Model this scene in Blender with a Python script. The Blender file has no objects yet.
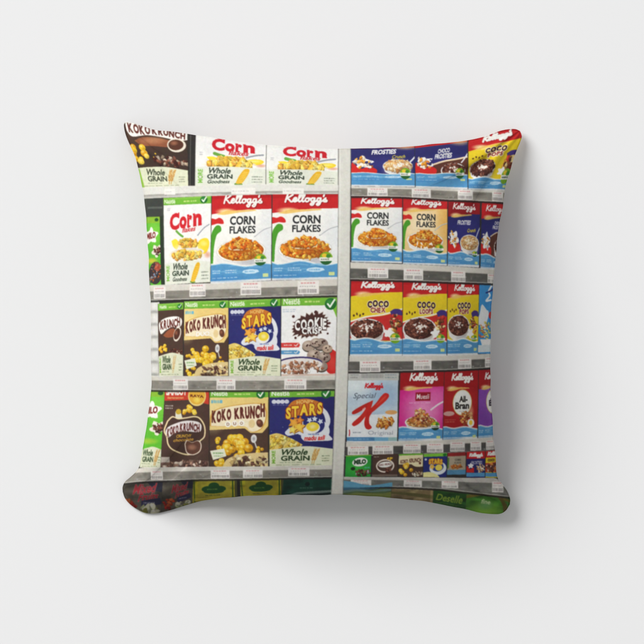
import bpy, math, random
import numpy as np

# ------------------------------------------------------------------ scene
scene = bpy.context.scene
col_root = scene.collection
rng = random.Random(7)
nrng = np.random.RandomState(11)

# ------------------------------------------------------------------ print painter
# The cover's printed design is drawn in millimetres of cloth (1 unit = 1 mm, x right, y down)
X0, Y0, W, H = 112.0, 110.0, 420.0, 416.0
S = 5
NX, NY = int(W * S), int(H * S)
canvas = np.zeros((NY, NX, 3), np.float32)
canvas[:] = (0.16, 0.16, 0.15)
clip_stack = []
M = [None]          # local -> cloth mapping
K = [1.0]           # stroke scale


def rgb(c):
    return np.array(c[:3], np.float32) / 255.0


def mp(pts):
    p = np.asarray(pts, np.float64).reshape(-1, 2)
    return M[0](p) if M[0] is not None else p


def bbox(p, pad=0.0):
    x0 = max(0, int(math.floor((p[:, 0].min() - pad - X0) * S)) - 1)
    x1 = min(NX, int(math.ceil((p[:, 0].max() + pad - X0) * S)) + 2)
    y0 = max(0, int(math.floor((p[:, 1].min() - pad - Y0) * S)) - 1)
    y1 = min(NY, int(math.ceil((p[:, 1].max() + pad - Y0) * S)) + 2)
    return x0, x1, y0, y1


def coords(b):
    x0, x1, y0, y1 = b
    xs = (np.arange(x0, x1) + 0.5) / S + X0
    ys = (np.arange(y0, y1) + 0.5) / S + Y0
    return xs[None, :], ys[:, None]


def put(mask, b, c, a=1.0):
    x0, x1, y0, y1 = b
    if x1 <= x0 or y1 <= y0:
        return
    m = mask.astype(np.float32) * a
    for cm in clip_stack:
        m = m * cm[y0:y1, x0:x1]
    v = canvas[y0:y1, x0:x1]
    if callable(c):
        xs, ys = coords(b)
        cc = c(xs, ys)
    else:
        cc = rgb(c)
    v += (cc - v) * m[..., None]


def poly_mask(p, b):
    xs, ys = coords(b)
    m = np.zeros((b[3] - b[2], b[1] - b[0]), bool)
    n = len(p)
    for i in range(n):
        ax, ay = p[i]
        bx, by = p[(i + 1) % n]
        if ay == by:
            continue
        cond = (ay > ys) != (by > ys)
        m ^= cond & (xs < (bx - ax) * (ys - ay) / (by - ay) + ax)
    return m


def poly(pts, c, a=1.0):
    p = mp(pts)
    b = bbox(p)
    if b[1] <= b[0] or b[3] <= b[2]:
        return
    put(poly_mask(p, b), b, c, a)


def rect(x0, y0, x1, y1, c, a=1.0):
    poly([(x0, y0), (x1, y0), (x1, y1), (x0, y1)], c, a)


def ell_pts(cx, cy, rx, ry, rot=0.0, n=36, wob=0.0, k=0, sd=0):
    r = random.Random(sd)
    out = []
    for i in range(n):
        t = 2 * math.pi * i / n
        q = 1.0
        if wob:
            q += wob * (math.sin(k * t + sd) + r.uniform(-0.5, 0.5))
        x, y = rx * q * math.cos(t), ry * q * math.sin(t)
        out.append((cx + x * math.cos(rot) - y * math.sin(rot), cy + x * math.sin(rot) + y * math.cos(rot)))
    return out


def ell(cx, cy, rx, ry, c, a=1.0, rot=0.0, **kw):
    poly(ell_pts(cx, cy, rx, ry, rot, **kw), c, a)


def soft(cx, cy, rx, ry, c, a=1.0):
    """soft edged printed tint"""
    p = mp(ell_pts(cx, cy, rx, ry))
    b = bbox(p)
    if b[1] <= b[0] or b[3] <= b[2]:
        return
    xs, ys = coords(b)
    c0 = p.mean(0)
    hx = max((p[:, 0].max() - p[:, 0].min()) / 2, .1)
    hy = max((p[:, 1].max() - p[:, 1].min()) / 2, .1)
    d = ((xs - c0[0]) / hx) ** 2 + ((ys - c0[1]) / hy) ** 2
    put(np.clip(1 - d, 0, 1) ** 1.3, b, c, a)


def smooth(pts, n=6):
    p = np.asarray(pts, float)
    if len(p) < 3:
        return p
    q = np.vstack([2 * p[0] - p[1], p, 2 * p[-1] - p[-2]])
    out = []
    for i in range(1, len(q) - 2):
        for j in range(n):
            t = j / n
            out.append(0.5 * (2 * q[i] + (q[i + 1] - q[i - 1]) * t + (2 * q[i - 1] - 5 * q[i] + 4 * q[i + 1] - q[i + 2]) * t * t
                              + (3 * q[i] - q[i - 1] - 3 * q[i + 1] + q[i + 2]) * t ** 3))
    out.append(q[-2])
    return np.array(out)


def stroke_mask(p, w, b):
    xs, ys = coords(b)
    m = np.zeros((b[3] - b[2], b[1] - b[0]), bool)
    for i in range(len(p) - 1):
        ax, ay = p[i]
        dx, dy = p[i + 1] - p[i]
        L = dx * dx + dy * dy + 1e-9
        t = np.clip(((xs - ax) * dx + (ys - ay) * dy) / L, 0, 1)
        m |= (xs - ax - t * dx) ** 2 + (ys - ay - t * dy) ** 2 < (w / 2) ** 2
    return m


def stroke(pts, w, c, a=1.0, curve=True):
    p = mp(smooth(pts) if curve else pts)
    w = w * K[0]
    b = bbox(p, w)
    if b[1] <= b[0] or b[3] <= b[2]:
        return
    put(stroke_mask(p, w, b), b, c, a)


def dilate(m, r):
    r = int(round(r * S))
    if r < 1:
        return m
    out = m.copy()
    h, w = m.shape
    for dy in range(-r, r + 1):
        for dx in range(-r, r + 1):
            if dx * dx + dy * dy > r * r + 0.5 or (dx == 0 and dy == 0):
                continue
            out[max(0, dy):h + min(0, dy), max(0, dx):w + min(0, dx)] |= m[max(0, -dy):h + min(0, -dy), max(0, -dx):w + min(0, -dx)]
    return out


# ---- lettering: outlines of Blender's own built-in font, filled as triangles
glyphs = {}


def text_tris(s, bold):
    key = (s, bold)
    if key in glyphs:
        return glyphs[key]
    cu = bpy.data.curves.new('lettering', 'FONT')
    cu.body = s
    cu.size = 1.0
    cu.offset = bold
    cu.resolution_u = 3
    ob = bpy.data.objects.new('lettering', cu)
    col_root.objects.link(ob)
    dg = bpy.context.evaluated_depsgraph_get()
    ev = ob.evaluated_get(dg)
    me = ev.to_mesh()
    me.calc_loop_triangles()
    v = np.array([w.co[:2] for w in me.vertices], float).reshape(-1, 2)
    t = np.array([q.vertices[:] for q in me.loop_triangles], int).reshape(-1, 3)
    ev.to_mesh_clear()
    bpy.data.objects.remove(ob)
    bpy.data.curves.remove(cu)
    if len(v):
        mn, mx = v.min(0), v.max(0)
        v = (v - mn) / np.maximum(mx - mn, 1e-6)
        v[:, 1] = 1 - v[:, 1]
        asp = (mx - mn)[0] / max((mx - mn)[1], 1e-6)
    else:
        asp = 1
    glyphs[key] = (v, t, asp)
    return glyphs[key]


def tri_mask(p, tris, b):
    m = np.zeros((b[3] - b[2], b[1] - b[0]), bool)
    for t in tris:
        q = p[t]
        x0, x1, y0, y1 = bbox(q)
        x0, x1, y0, y1 = max(x0, b[0]), min(x1, b[1]), max(y0, b[2]), min(y1, b[3])
        if x1 <= x0 or y1 <= y0:
            continue
        xs, ys = coords((x0, x1, y0, y1))
        (ax, ay), (bx, by), (cx, cy) = q
        e0 = (bx - ax) * (ys - ay) - (by - ay) * (xs - ax)
        e1 = (cx - bx) * (ys - by) - (cy - by) * (xs - bx)
        e2 = (ax - cx) * (ys - cy) - (ay - cy) * (xs - cx)
        e = 1e-9
        m[y0 - b[2]:y1 - b[2], x0 - b[0]:x1 - b[0]] |= ((e0 >= -e) & (e1 >= -e) & (e2 >= -e)) | ((e0 <= e) & (e1 <= e) & (e2 <= e))
    return m


def text(s, r, c, bold=0.0, shear=0.0, rise=0.0, arc=0.0, out=None, ow=0.5, warp=None, a=1.0):
    """fill the rectangle r (local units) with the lettering s"""
    v, t, asp = text_tris(s, bold)
    if not len(v):
        return
    q = v.copy()
    if shear:
        sh = shear / max(asp, .2)
        q[:, 0] = (q[:, 0] + sh * (1 - q[:, 1])) / (1 + sh)
    if warp:
        q = warp(q)
    x, y = q[:, 0], q[:, 1]
    yy = y - rise * (x - 0.5) + arc * ((2 * x - 1) ** 2)
    p = mp(np.stack([r[0] + x * (r[2] - r[0]), r[1] + yy * (r[3] - r[1])], 1))
    b = bbox(p, (ow * K[0] + .3) if out else 0)
    if b[1] <= b[0] or b[3] <= b[2]:
        return
    m = tri_mask(p, t, b)
    if out:
        put(dilate(m, ow * K[0]), b, out, a)
    put(m, b, c, a)


def jig(s, r, c, bold=0.03, out=None, ow=0.4, rise=0.0, grow=0.0, arc=0.0, ang=0.10, sd=1, only_out=False):
    """hand-drawn looking lettering: each letter tilted and shifted a little"""
    rr = random.Random(sd)
    ws = [max(0.35, text_tris(ch, bold)[2] if ch != ' ' else 0.3) if ch != 'I' else 0.3 for ch in s]
    tot = sum(ws)
    x = 0.0
    jobs = []
    for ch, w in zip(s, ws):
        a0, a1 = x / tot, (x + w) / tot
        x += w
        if ch == ' ':
            continue
        mid = (a0 + a1) / 2
        sc = 1 + grow * (mid - 0.5) * 2
        cy = 0.5 - rise * (mid - 0.5) + arc * (2 * mid - 1) ** 2 + rr.uniform(-0.06, 0.06)
        th = rr.uniform(-ang, ang)
        v, t, asp = text_tris(ch, bold)
        q = v - 0.5
        wx = (a1 - a0) * 0.9 * (r[2] - r[0])
        hy = 0.8 * sc * (r[3] - r[1])
        xx = q[:, 0] * wx
        yy = q[:, 1] * hy
        px = r[0] + mid * (r[2] - r[0]) + xx - yy * math.sin(th) * .6
        py = r[1] + cy * (r[3] - r[1]) + yy + xx * math.sin(th)
        p = mp(np.stack([px, py], 1))
        b = bbox(p, (ow * K[0] + .3) if out else 0)
        if b[1] > b[0] and b[3] > b[2]:
            jobs.append((tri_mask(p, t, b), b))
    if out:
        for m, b in jobs:
            put(dilate(m, ow * K[0]), b, out)
    if not only_out:
        for m, b in jobs:
            put(m, b, c)


def clip_push(pts):
    p = mp(pts)
    b = bbox(p)
    full = np.zeros((NY, NX), bool)
    if b[1] > b[0] and b[3] > b[2]:
        full[b[2]:b[3], b[0]:b[1]] = poly_mask(p, b)
    clip_stack.append(full)


def clip_pop():
    clip_stack.pop()


def bits(cx, cy, rx, ry, cols, n, size, sd, asp=0.6, inside=None, pile=False):
    """a heap of small printed cereal pieces in an ellipse (local units)"""
    r = random.Random(sd)
    ax = aspect[0]
    if inside is not None:
        clip_push(inside)
    pts = []
    for i in range(n):
        t, q = r.uniform(0, 2 * math.pi), math.sqrt(r.random())
        pts.append((cx + rx * q * math.cos(t), cy + ry * q * math.sin(t)))
    if pile:
        pts.sort(key=lambda w: w[1])
    def piece(x, y, rx, ry, rot, c, al=1.0, n=9):
        p = ell_pts(0, 0, rx, ry, rot, n, .18, 3, r.randint(0, 99))
        poly([(x + a, y + b * ax) for a, b in p], c, al)
    for (x, y) in pts:
        z = size * r.uniform(0.55, 1.25)
        c = r.choice(cols)
        g = r.uniform(.82, 1.12)
        c = tuple(min(255, v * g) for v in c)
        rot = r.uniform(0, 3.14)
        piece(x + z * .12, y + z * .22 * ax, z, z * asp, rot, tuple(v * 0.66 for v in c), .85)
        piece(x, y, z * .9, z * asp * .85, rot, c)
        if r.random() < 0.6:
            piece(x - z * .2, y - z * .2 * ax, z * .4, z * .24, rot, tuple(min(255, v * 1.2 + 14) for v in c), .8, 7)
    if inside is not None:
        clip_pop()


def micro(r, c, rows, sd=0, a=0.8, h=0.5):
    """lines of print too fine to read"""
    rr = random.Random(sd)
    dy = (r[3] - r[1]) / rows
    for i in range(rows):
        x = r[0]
        end = r[0] + (r[2] - r[0]) * rr.uniform(0.7, 1.0)
        while x < end:
            w = (r[2] - r[0]) * rr.uniform(0.06, 0.2)
            y = r[1] + i * dy
            rect(x, y + dy * (0.5 - h / 2) + rr.uniform(-.05, .05) * dy, min(x + w, end), y + dy * (0.5 + h / 2), c, a * rr.uniform(.6, 1))
            x += w + (r[2] - r[0]) * rr.uniform(0.02, 0.05)


aspect = [1.0]


def box(q, ref=60.0):
    """start a printed packet: q = TL, TR, BR, BL"""
    tl, tr, br, bl = [np.array(v, float) for v in q]

    def f(p):
        u, v = p[:, 0:1], p[:, 1:2]
        return (1 - u) * (1 - v) * tl + u * (1 - v) * tr + u * v * br + (1 - u) * v * bl
    M[0] = f
    w = np.linalg.norm(tr - tl)
    h = np.linalg.norm(bl - tl)
    K[0] = w / ref
    aspect[0] = w / h
    clip_push([(0, 0), (1, 0), (1, 1), (0, 1)])


def end(edge=True):
    clip_pop()
    if edge:
        stroke([(0, 0), (0, 1)], 0.35 / K[0], (60, 58, 55), .55, False)
        stroke([(1, 0), (1, 1)], 0.45 / K[0], (40, 38, 36), .6, False)
        stroke([(0, 0), (1, 0)], 0.3 / K[0], (60, 58, 55), .35, False)
    M[0] = None
    K[0] = 1.0


# ---- the red-and-white script word, pen strokes
SCRIPT = [
    [(0.35, -0.05), (0.55, 0.9), (0.85, 2.05)],
    [(1.85, 1.95), (1.3, 1.45), (0.6, 0.95)],
    [(0.6, 0.95), (1.1, 0.6), (1.45, 0.05), (1.85, 0.1)],
    [(1.85, 0.45), (2.45, 0.65), (2.55, 1.05), (2.2, 1.05), (1.98, 0.5), (2.2, 0.02), (2.75, 0.3)],
    [(2.75, 0.3), (3.35, 1.4), (3.5, 2.0), (3.2, 1.95), (2.98, 0.7), (3.1, 0.02), (3.5, 0.25)],
    [(3.5, 0.25), (4.05, 1.4), (4.2, 2.0), (3.9, 1.95), (3.68, 0.7), (3.8, 0.02), (4.15, 0.2)],
    [(4.8, 0.98), (4.4, 0.85), (4.3, 0.3), (4.6, 0.0), (5.0, 0.35), (4.95, 0.85), (4.8, 0.98), (5.3, 0.85)],
    [(6.05, 0.95), (5.6, 0.95), (5.4, 0.4), (5.65, 0.05), (6.0, 0.45), (6.15, 0.95), (6.0, -0.4), (5.65, -0.95), (5.3, -0.7), (5.75, -0.25), (6.5, 0.2)],
    [(7.25, 0.95), (6.8, 0.95), (6.6, 0.4), (6.85, 0.05), (7.2, 0.45), (7.35, 0.95), (7.2, -0.4), (6.85, -0.95), (6.5, -0.7), (6.95, -0.25), (7.7, 0.25)],
    [(8.0, 2.0), (7.88, 1.45)],
    [(7.7, 0.25), (8.3, 1.0), (8.15, 0.6), (8.5, 0.35), (8.45, 0.05), (8.1, 0.0), (7.85, 0.15)],
]


def script(r, c, w=1.7, sh=None):
    def place(pts, dx=0, dy=0):
        return [(r[0] + (x / 8.6) * (r[2] - r[0]) + dx, r[1] + (2.05 - y) / 3.05 * (r[3] - r[1]) + dy) for x, y in pts]
    if sh is not None:
        for s in SCRIPT:
            stroke(place(s, .012, .006), w, sh, .8)
    for s in SCRIPT:
        stroke(place(s), w, c)


# ---- colours of the inks
RED = (200, 34, 38)
WHITE = (240, 240, 236)
BLUE = (84, 150, 202)
NAVY = (44, 44, 108)
BROWN = (82, 60, 50)
GREENTOP = (116, 184, 58)
CREAM = (222, 226, 196)
YEL = (236, 206, 34)
FLAKE = [(240, 150, 40), (232, 126, 26), (246, 176, 66), (212, 98, 22), (250, 192, 90), (190, 84, 20), (238, 140, 36)]
CHOC = [(110, 60, 48), (86, 46, 38), (136, 80, 62), (70, 36, 32), (150, 96, 78)]
GOLD = [(246, 200, 40), (238, 182, 30), (250, 214, 80), (226, 160, 24)]
STARC = [(246, 214, 90), (236, 190, 60), (250, 228, 140), (222, 170, 60)]


def vgrad(y0c, y1c, ca, cb):
    ca, cb = rgb(ca), rgb(cb)

    def f(xs, ys):
        t = np.clip((ys - y0c) / (y1c - y0c), 0, 1)
        return (ca + (cb - ca) * t[..., None]) + 0 * xs[..., None]
    return f


def red_top(h=0.2, hr=0.165, red=RED, kr=(.18, .025, .84, .15), w=1.7):
    poly([(0, 0), (1, 0), (1, hr), (.6, hr + .005), (.3, h - .01), (0, h + .02)], red)
    poly([(0, 0), (1, 0), (1, .03), (0, .05)], (170, 20, 28), .5)
    soft(.24, h - .01, .2, .045, (255, 236, 170), .95)
    poly([(.08, h + .02), (.25, h - .02), (.5, h - .025), (.72, hr + .005), (.75, hr + .02), (.45, h + .005), (.2, h + .03)], (238, 190, 96), .85)
    script(kr, WHITE, w, (120, 10, 20))


def blue_foot(y=0.8, foot=0.975, sd=1, small=True):
    pts = [(0, y)]
    for i in range(1, 13):
        x = i / 12
        pts.append((x, y + 0.018 * math.sin(x * 9 + sd) + 0.02 * (1 if x > .45 else 0) * min(1, (x - .45) * 4) + .006))
    poly([(a, b - .022) for a, b in pts] + [(1, 1), (0, 1)], WHITE, .9)
    poly([(a, b - .008) for a, b in pts] + [(1, 1), (0, 1)], (150, 200, 232))
    poly(pts + [(1, foot), (0, foot)], BLUE)
    poly([(0, foot), (1, foot), (1, 1), (0, 1)], (222, 226, 230))
    rr = random.Random(sd * 7)
    for i in range(7):
        yy = y + rr.uniform(.02, .12)
        xx = rr.uniform(0, .8)
        stroke([(xx, yy), (xx + .1, yy - .008), (xx + .22, yy + .004)], .7, (124, 184, 226), .7)
    soft(.2, y + .15, .5, .05, (58, 126, 190), .5)
    if small:
        micro((.03, y + .05, .2, y + .10), (210, 232, 248), 2, sd, .8)
        micro((.24, y + .05, .45, y + .10), (210, 232, 248), 2, sd + 3, .8)
        poly(ell_pts(.66, y + .085, .135, .026, n=24, wob=.06, k=7), (196, 226, 246))
        micro((.56, y + .07, .77, y + .1), BLUE, 1, sd + 5, .7)
        micro((.03, y + .135, .5, y + .155), (210, 232, 248), 1, sd + 7, .7)
        rect(.86, y + .115, .95, y + .155, (206, 222, 150))


def badge(cx, cy, r, low=(40, 100, 50)):
    a = aspect[0]
    ell(cx, cy, r, r * a, WHITE)
    clip_push(ell_pts(cx, cy, r, r * a))
    rect(cx - r, cy - r * a, cx + r, cy - r * a * .15, (128, 176, 40))
    ell(cx - r * .25, cy - r * a * .45, r * .4, r * .3 * a, (235, 200, 50))
    ell(cx + r * .35, cy - r * a * .35, r * .35, r * .3 * a, (70, 140, 50))
    rect(cx - r, cy + r * a * .42, cx + r, cy + r * a, low)
    clip_pop()
    micro((cx - r * .8, cy - r * a * .05, cx + r * .8, cy + r * a * .35), (60, 80, 60), 1, int(cx * 90), .9)


def bowl(cx, cy, rx, ry, cols, n, sz, sd, milk=0, top=True):
    a = aspect[0]
    soft(cx, cy + ry * .75, rx * 1.25, ry * .9, (180, 184, 196), .7)
    poly([(cx - rx * 1.06, cy), (cx - rx * .9, cy + ry * .9), (cx - rx * .45, cy + ry * 1.35), (cx + rx * .4, cy + ry * 1.35), (cx + rx * .9, cy + ry * .9), (cx + rx * 1.06, cy)], (236, 234, 232))
    ell(cx, cy, rx * 1.06, ry * 1.05, (246, 244, 240))
    stroke(ell_pts(cx, cy, rx * 1.05, ry * 1.04) + [(cx + rx * 1.05, cy)], .5, (196, 196, 200), .9)
    soft(cx + rx * .35, cy + ry * 1.1, rx * .7, ry * .45, (170, 172, 182), .7)
    ell(cx, cy - ry * .02, rx * .97, ry * .93, tuple(v * .8 for v in cols[0]))
    bits(cx, cy - ry * .08, rx * .93, ry * .86, cols, int(n * 1.7), sz * .85, sd, pile=True)
    soft(cx - rx * .3, cy - ry * .3, rx * .7, ry * .6, tuple(min(255, v * 1.25) for v in cols[0]), .35)
    soft(cx + rx * .5, cy + ry * .4, rx * .6, ry * .6, tuple(v * .55 for v in cols[0]), .45)
    if milk:
        r = random.Random(sd + 1)
        for i in range(milk):
            t, q = r.uniform(0, 6.28), r.random() ** .7
            mx, my, mr = cx + rx * .5 * q * math.cos(t), cy - ry * .15 + ry * .42 * q * math.sin(t), rx * r.uniform(.05, .12)
            poly([(mx + u, my + v * a) for u, v in ell_pts(0, 0, mr, mr * .6, r.uniform(0, 3), 12, .35, 3, i)], (244, 240, 232), .95)


def corn_flakes(q, orange=False, kr=(.18, .025, .84, .15), sd=3):
    box(q)
    rect(0, 0, 1, 1, (240, 200, 130) if orange else WHITE)
    if orange:
        soft(.45, .42, .6, .35, (252, 232, 196), .9)
        soft(1, .35, .35, .4, (240, 176, 80), .7)
    else:
        soft(1, .5, .3, .5, (214, 220, 228), .6)
    red_top(.2, .165, RED, kr)
    # long green leaf with red tip band at the packet's left edge
    poly(smooth([(0, .79), (.035, .79), (.05, .6), (.09, .46), (.165, .41), (.15, .355), (.08, .35), (.02, .41), (0, .46)]), (78, 158, 44))
    poly(smooth([(0, .345), (0, .27), (.07, .275), (.13, .26), (.19, .285), (.2, .33), (.1, .325)]), (212, 40, 40))
    text('CORN', (.31, .245, .73, .345), (48, 50, 52), .03)
    text('FLAKES', (.305, .36, .735, .445), (48, 50, 52), .025)
    if orange:
        micro((.33, .47, .7, .49), (190, 120, 60), 1, 4)
    stroke([(1, .375), (.86, .41), (.72, .485)], 1.1, (170, 174, 180))
    stroke([(1, .37), (.86, .404), (.73, .475)], .4, (240, 240, 240))
    bowl(.5, .645, .385, .125, FLAKE, 110, .044, sd)
    soft(.5, .645, .24, .03, (170, 84, 16), .8)
    poly([(.49 + a, .6 + b * aspect[0]) for a, b in ell_pts(0, 0, .2, .055, -.06)], (236, 226, 206))
    poly([(.49 + a, .597 + b * aspect[0]) for a, b in ell_pts(0, 0, .185, .045, -.06)], (206, 150, 80))
    bits(.5, .552, .175, .06, FLAKE, 90, .036, sd + 5, pile=True)
    bits(.49, .598, .165, .016, FLAKE, 26, .034, sd + 8, pile=True)
    if orange:
        for i in range(9):
            ell(.5 + .2 * math.sin(i * 2.3), .72 + .03 * math.cos(i * 3.1), .03, .014, (250, 248, 240), 1, i, n=10)
    blue_foot(.8, .975, sd)
    badge(.82, .755, .1)
    end()


def green_band(h=.1, name=True, nr=(.03, .02, .31, .08), chk=(.87, .06, .075), c=GREENTOP):
    rect(0, 0, 1, h, c)
    rect(0, 0, 1, h * .2, (150, 206, 90), .6)
    rect(0, h * .93, 1, h, (90, 150, 40), .5)
    if name:
        text('Nestlé', nr, (236, 244, 226), .025)
        rect(nr[0], nr[1] + (nr[3] - nr[1]) * .12, nr[0] + (nr[2] - nr[0]) * .95, nr[1] + (nr[3] - nr[1]) * .22, (236, 244, 226), .9)
    micro((.42, h * .45, .74, h * .72), (216, 236, 150), 1, 5, .9, .7)
    cx, cy, r = chk
    a = aspect[0]
    ell(cx, cy, r, r * a, (34, 112, 48))
    soft(cx - r * .2, cy - r * a * .3, r * .8, r * a * .6, (70, 160, 70), .7)
    stroke([(cx - r * .5, cy), (cx - r * .1, cy + r * a * .5), (cx + r * .65, cy - r * a * .7)], r * 18, (240, 246, 236), 1, False)


def wheat(x0, y0, x1, y1, c=(206, 150, 76)):
    ax = aspect[0]
    w = x1 - x0
    for o in (0, .38):
        bx, tx = x0 + w * (.12 + o * .5), x0 + w * (.5 + o)
        stroke([(bx, y1 + .02), ((bx + tx) / 2 - w * .04, (y0 + y1) / 2), (tx, y0)], .6, (190, 150, 80))
        for i in range(8):
            t = .2 + .8 * i / 7
            x, y = bx + (tx - bx) * t, y1 + (y0 - y1) * t
            q = w * .17 * (1.1 - .45 * abs(t - .5))
            for sg in (-1, 1):
                cc = c if (i + sg) % 3 else (228, 184, 110)
                poly([(x + sg * q * .5 + a, y + b * ax) for a, b in ell_pts(0, 0, q * .75, q * .3, sg * -.95, 9)], cc)


def grain_panel(y=.75, ink=(52, 72, 44), good=False, tx=(.16, .62), wx=(.65, .79), c=CREAM, left=True):
    poly(smooth([(0, y + .035), (.3, y + .005), (.6, y - .01), (1, y + .03)]).tolist() + [(1, 1), (0, 1)], c)
    h = 1 - y
    y2 = y + h * (.3 if not good else .26)
    text('Whole', (tx[0], y + h * .1, tx[1], y + h * .42), ink, .025, .3)
    text('GRAIN', (tx[0] + .02, y + h * .45, tx[1] + .01, y + h * .72), ink, .03)
    if good:
        text('Goodness', (tx[0], y + h * .76, tx[1] - .06, y + h * .92), ink, .015, .3)
    else:
        micro((tx[0], y + h * .77, tx[1], y + h * .84), ink, 1, 3, .5)
    if wx:
        wheat(wx[0], y + h * .12, wx[1], y + h * .8)
    micro((.82, y + h * .42, .98, y + h * .8), ink, 3, 8, .6, .35)
    micro((.1, y + h * .9, .95, y + h * .96), ink, 1, 9, .5)
    if left:
        text('MORE', (.0, 0, 1, 1), (122, 176, 60), .03, warp=lambda q: np.stack([.035 + q[:, 1] * .06, y + h * (.85 - q[:, 0] * .68)], 1))


def golden_heap(spots, sd=0):
    """piles of round golden puffs"""
    r = random.Random(sd)
    a = aspect[0]
    for cx, cy, rad, n in spots:
        pts = sorted([(cx + rad * math.sqrt(r.random()) * math.cos(t), cy + rad * a * math.sqrt(r.random()) * math.sin(t))
                      for t in [r.uniform(0, 6.28) for _ in range(n)]], key=lambda w: w[1])
        for x, y in pts:
            s = rad * r.uniform(.27, .38)
            c = r.choice(GOLD)
            ell(x, y + s * .15 * a, s * 1.05, s * a, tuple(v * .62 for v in c), 1, n=22)
            ell(x, y, s, s * a * .92, c, n=22)
            soft(x - s * .25, y - s * .3 * a, s * .6, s * .5 * a, (255, 236, 140), .9)
            soft(x + s * .4, y + s * .45 * a, s * .6, s * .5 * a, tuple(v * .72 for v in c), .7)
            for _ in range(4):
                ell(x + r.uniform(-.6, .6) * s, y + r.uniform(-.6, .6) * s * a, s * .12, s * .1 * a, tuple(v * .78 for v in c), .6, n=8)


def koko_duo(q, tile=True, sd=4):
    box(q)
    rect(0, 0, 1, 1, BROWN)
    soft(.5, .75, .7, .35, (96, 70, 56), .6)
    poly([(0, .08), (1, .08), (1, .47), (.9, .56), (.7, .56), (.6, .5), (0, .52)], (236, 204, 124))
    soft(.05, .3, .3, .3, (246, 226, 160), .7)
    bub = smooth([(.0, .47), (.02, .33), (.12, .25), (.45, .195), (.85, .175), (.965, .25), (.97, .38), (.9, .5), (.78, .55), (.69, .54), (.62, .485), (.4, .47), (.2, .475), (.0, .47)])
    poly(bub, (216, 166, 80))
    ctr = bub.mean(0)
    poly(ctr + (bub - ctr) * .95, (246, 232, 196))
    green_band(.1)
    micro((.03, .13, .28, .175), (96, 178, 214), 1, 3, 1, .9)
    jig('KOKO', (.035, .24, .375, .43), (104, 48, 40), .07, rise=.3, grow=-.05, sd=sd)
    jig('KRUNCH', (.42, .185, .945, .385), (104, 48, 40), .07, rise=.14, grow=.12, sd=sd + 1)
    if tile:
        for i, ch in enumerate('DUO'):
            poly(ell_pts(.315 + i * .115, .445 - i * .006, .05, .038, n=20), (250, 248, 240))
            text(ch, (.29 + i * .115, .425 - i * .006, .34 + i * .115, .465 - i * .006), (150, 110, 80), .03)
    else:
        text('DUO', (.27, .405, .58, .47), (252, 250, 244), .05, 0, .1, 0, (206, 170, 110), .35)
    ell(.72, .44, .055, .055, (232, 206, 150), 1, .4)
    ell(.855, .435, .06, .05, (104, 62, 44), 1, .5)
    soft(.84, .42, .04, .03, (160, 104, 76), .9)
    golden_heap([(.16, .71, .12, 8), (.47, .73, .2, 20), (.84, .79, .1, 6), (.14, .93, .14, 8)], sd)
    ell(.755, .635, .05, .055, (224, 224, 222), 1, .3)
    soft(.755, .635, .035, .035, (150, 150, 152), .9)
    stroke([(.775, .69), (.8, .75)], 1.2, (214, 214, 212))
    poly([(.01, .79), (.25, .76), (.29, .86), (.06, .91)], (232, 236, 214))
    micro((.06, .8, .24, .84), (80, 140, 60), 1, 2)
    micro((.07, .845, .25, .87), (110, 160, 90), 1, 6, .7)
    poly(smooth([(.22, 1.0), (.3, .9), (.5, .845), (.75, .82), (1, .815)]).tolist() + [(1, 1)], (226, 200, 140))
    bits(.68, .93, .36, .075, [(228, 204, 150), (240, 222, 176), (96, 62, 50), (120, 82, 64), (214, 182, 120)], 60, .045, sd)
    soft(.55, .99, .22, .05, (70, 48, 40), .8)
    end()


def koko_single(q, sd=9, title=(.02, .1, .98, .36), part='KOKO KRUNCH', band=True, panel=.69):
    box(q)
    rect(0, 0, 1, 1, BROWN)
    if band:
        green_band(.095, True, (.06, .025, .34, .07), (.85, .05, .09))
    bub = smooth([(.04, .36), (.05, .26), (.3, .2), (.7, .185), (.92, .22), (.93, .3), (.8, .34), (.55, .33), (.3, .37), (.12, .42), (.04, .36)])
    poly(bub, WHITE)
    jig(part, (.08, .21, .88, .36), (104, 48, 40), .04, rise=.25, sd=sd)
    poly(smooth([(.2, .44), (.4, .37), (.6, .35), (.72, .4), (.6, .46), (.35, .47), (.2, .44)]), (156, 88, 56))
    ell(.76, .43, .16, .09, (232, 222, 206), 1, -.3)
    ell(.75, .425, .13, .07, (88, 50, 38), 1, -.3)
    soft(.72, .41, .08, .04, (150, 96, 70), .9)
    golden_heap([(.18, .62, .17, 12)], sd)
    bits(.75, .66, .28, .035, CHOC + [(226, 206, 180)], 40, .05, sd)
    grain_panel(panel, tx=(.14, .5), wx=(.54, .72))
    end()


def star_pts(cx, cy, r, rot=0.0):
    a = aspect[0]
    return [(cx + (r if i % 2 == 0 else r * .5) * math.sin(rot + i * math.pi / 5), cy - a * (r if i % 2 == 0 else r * .5) * math.cos(rot + i * math.pi / 5)) for i in range(10)]


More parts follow.
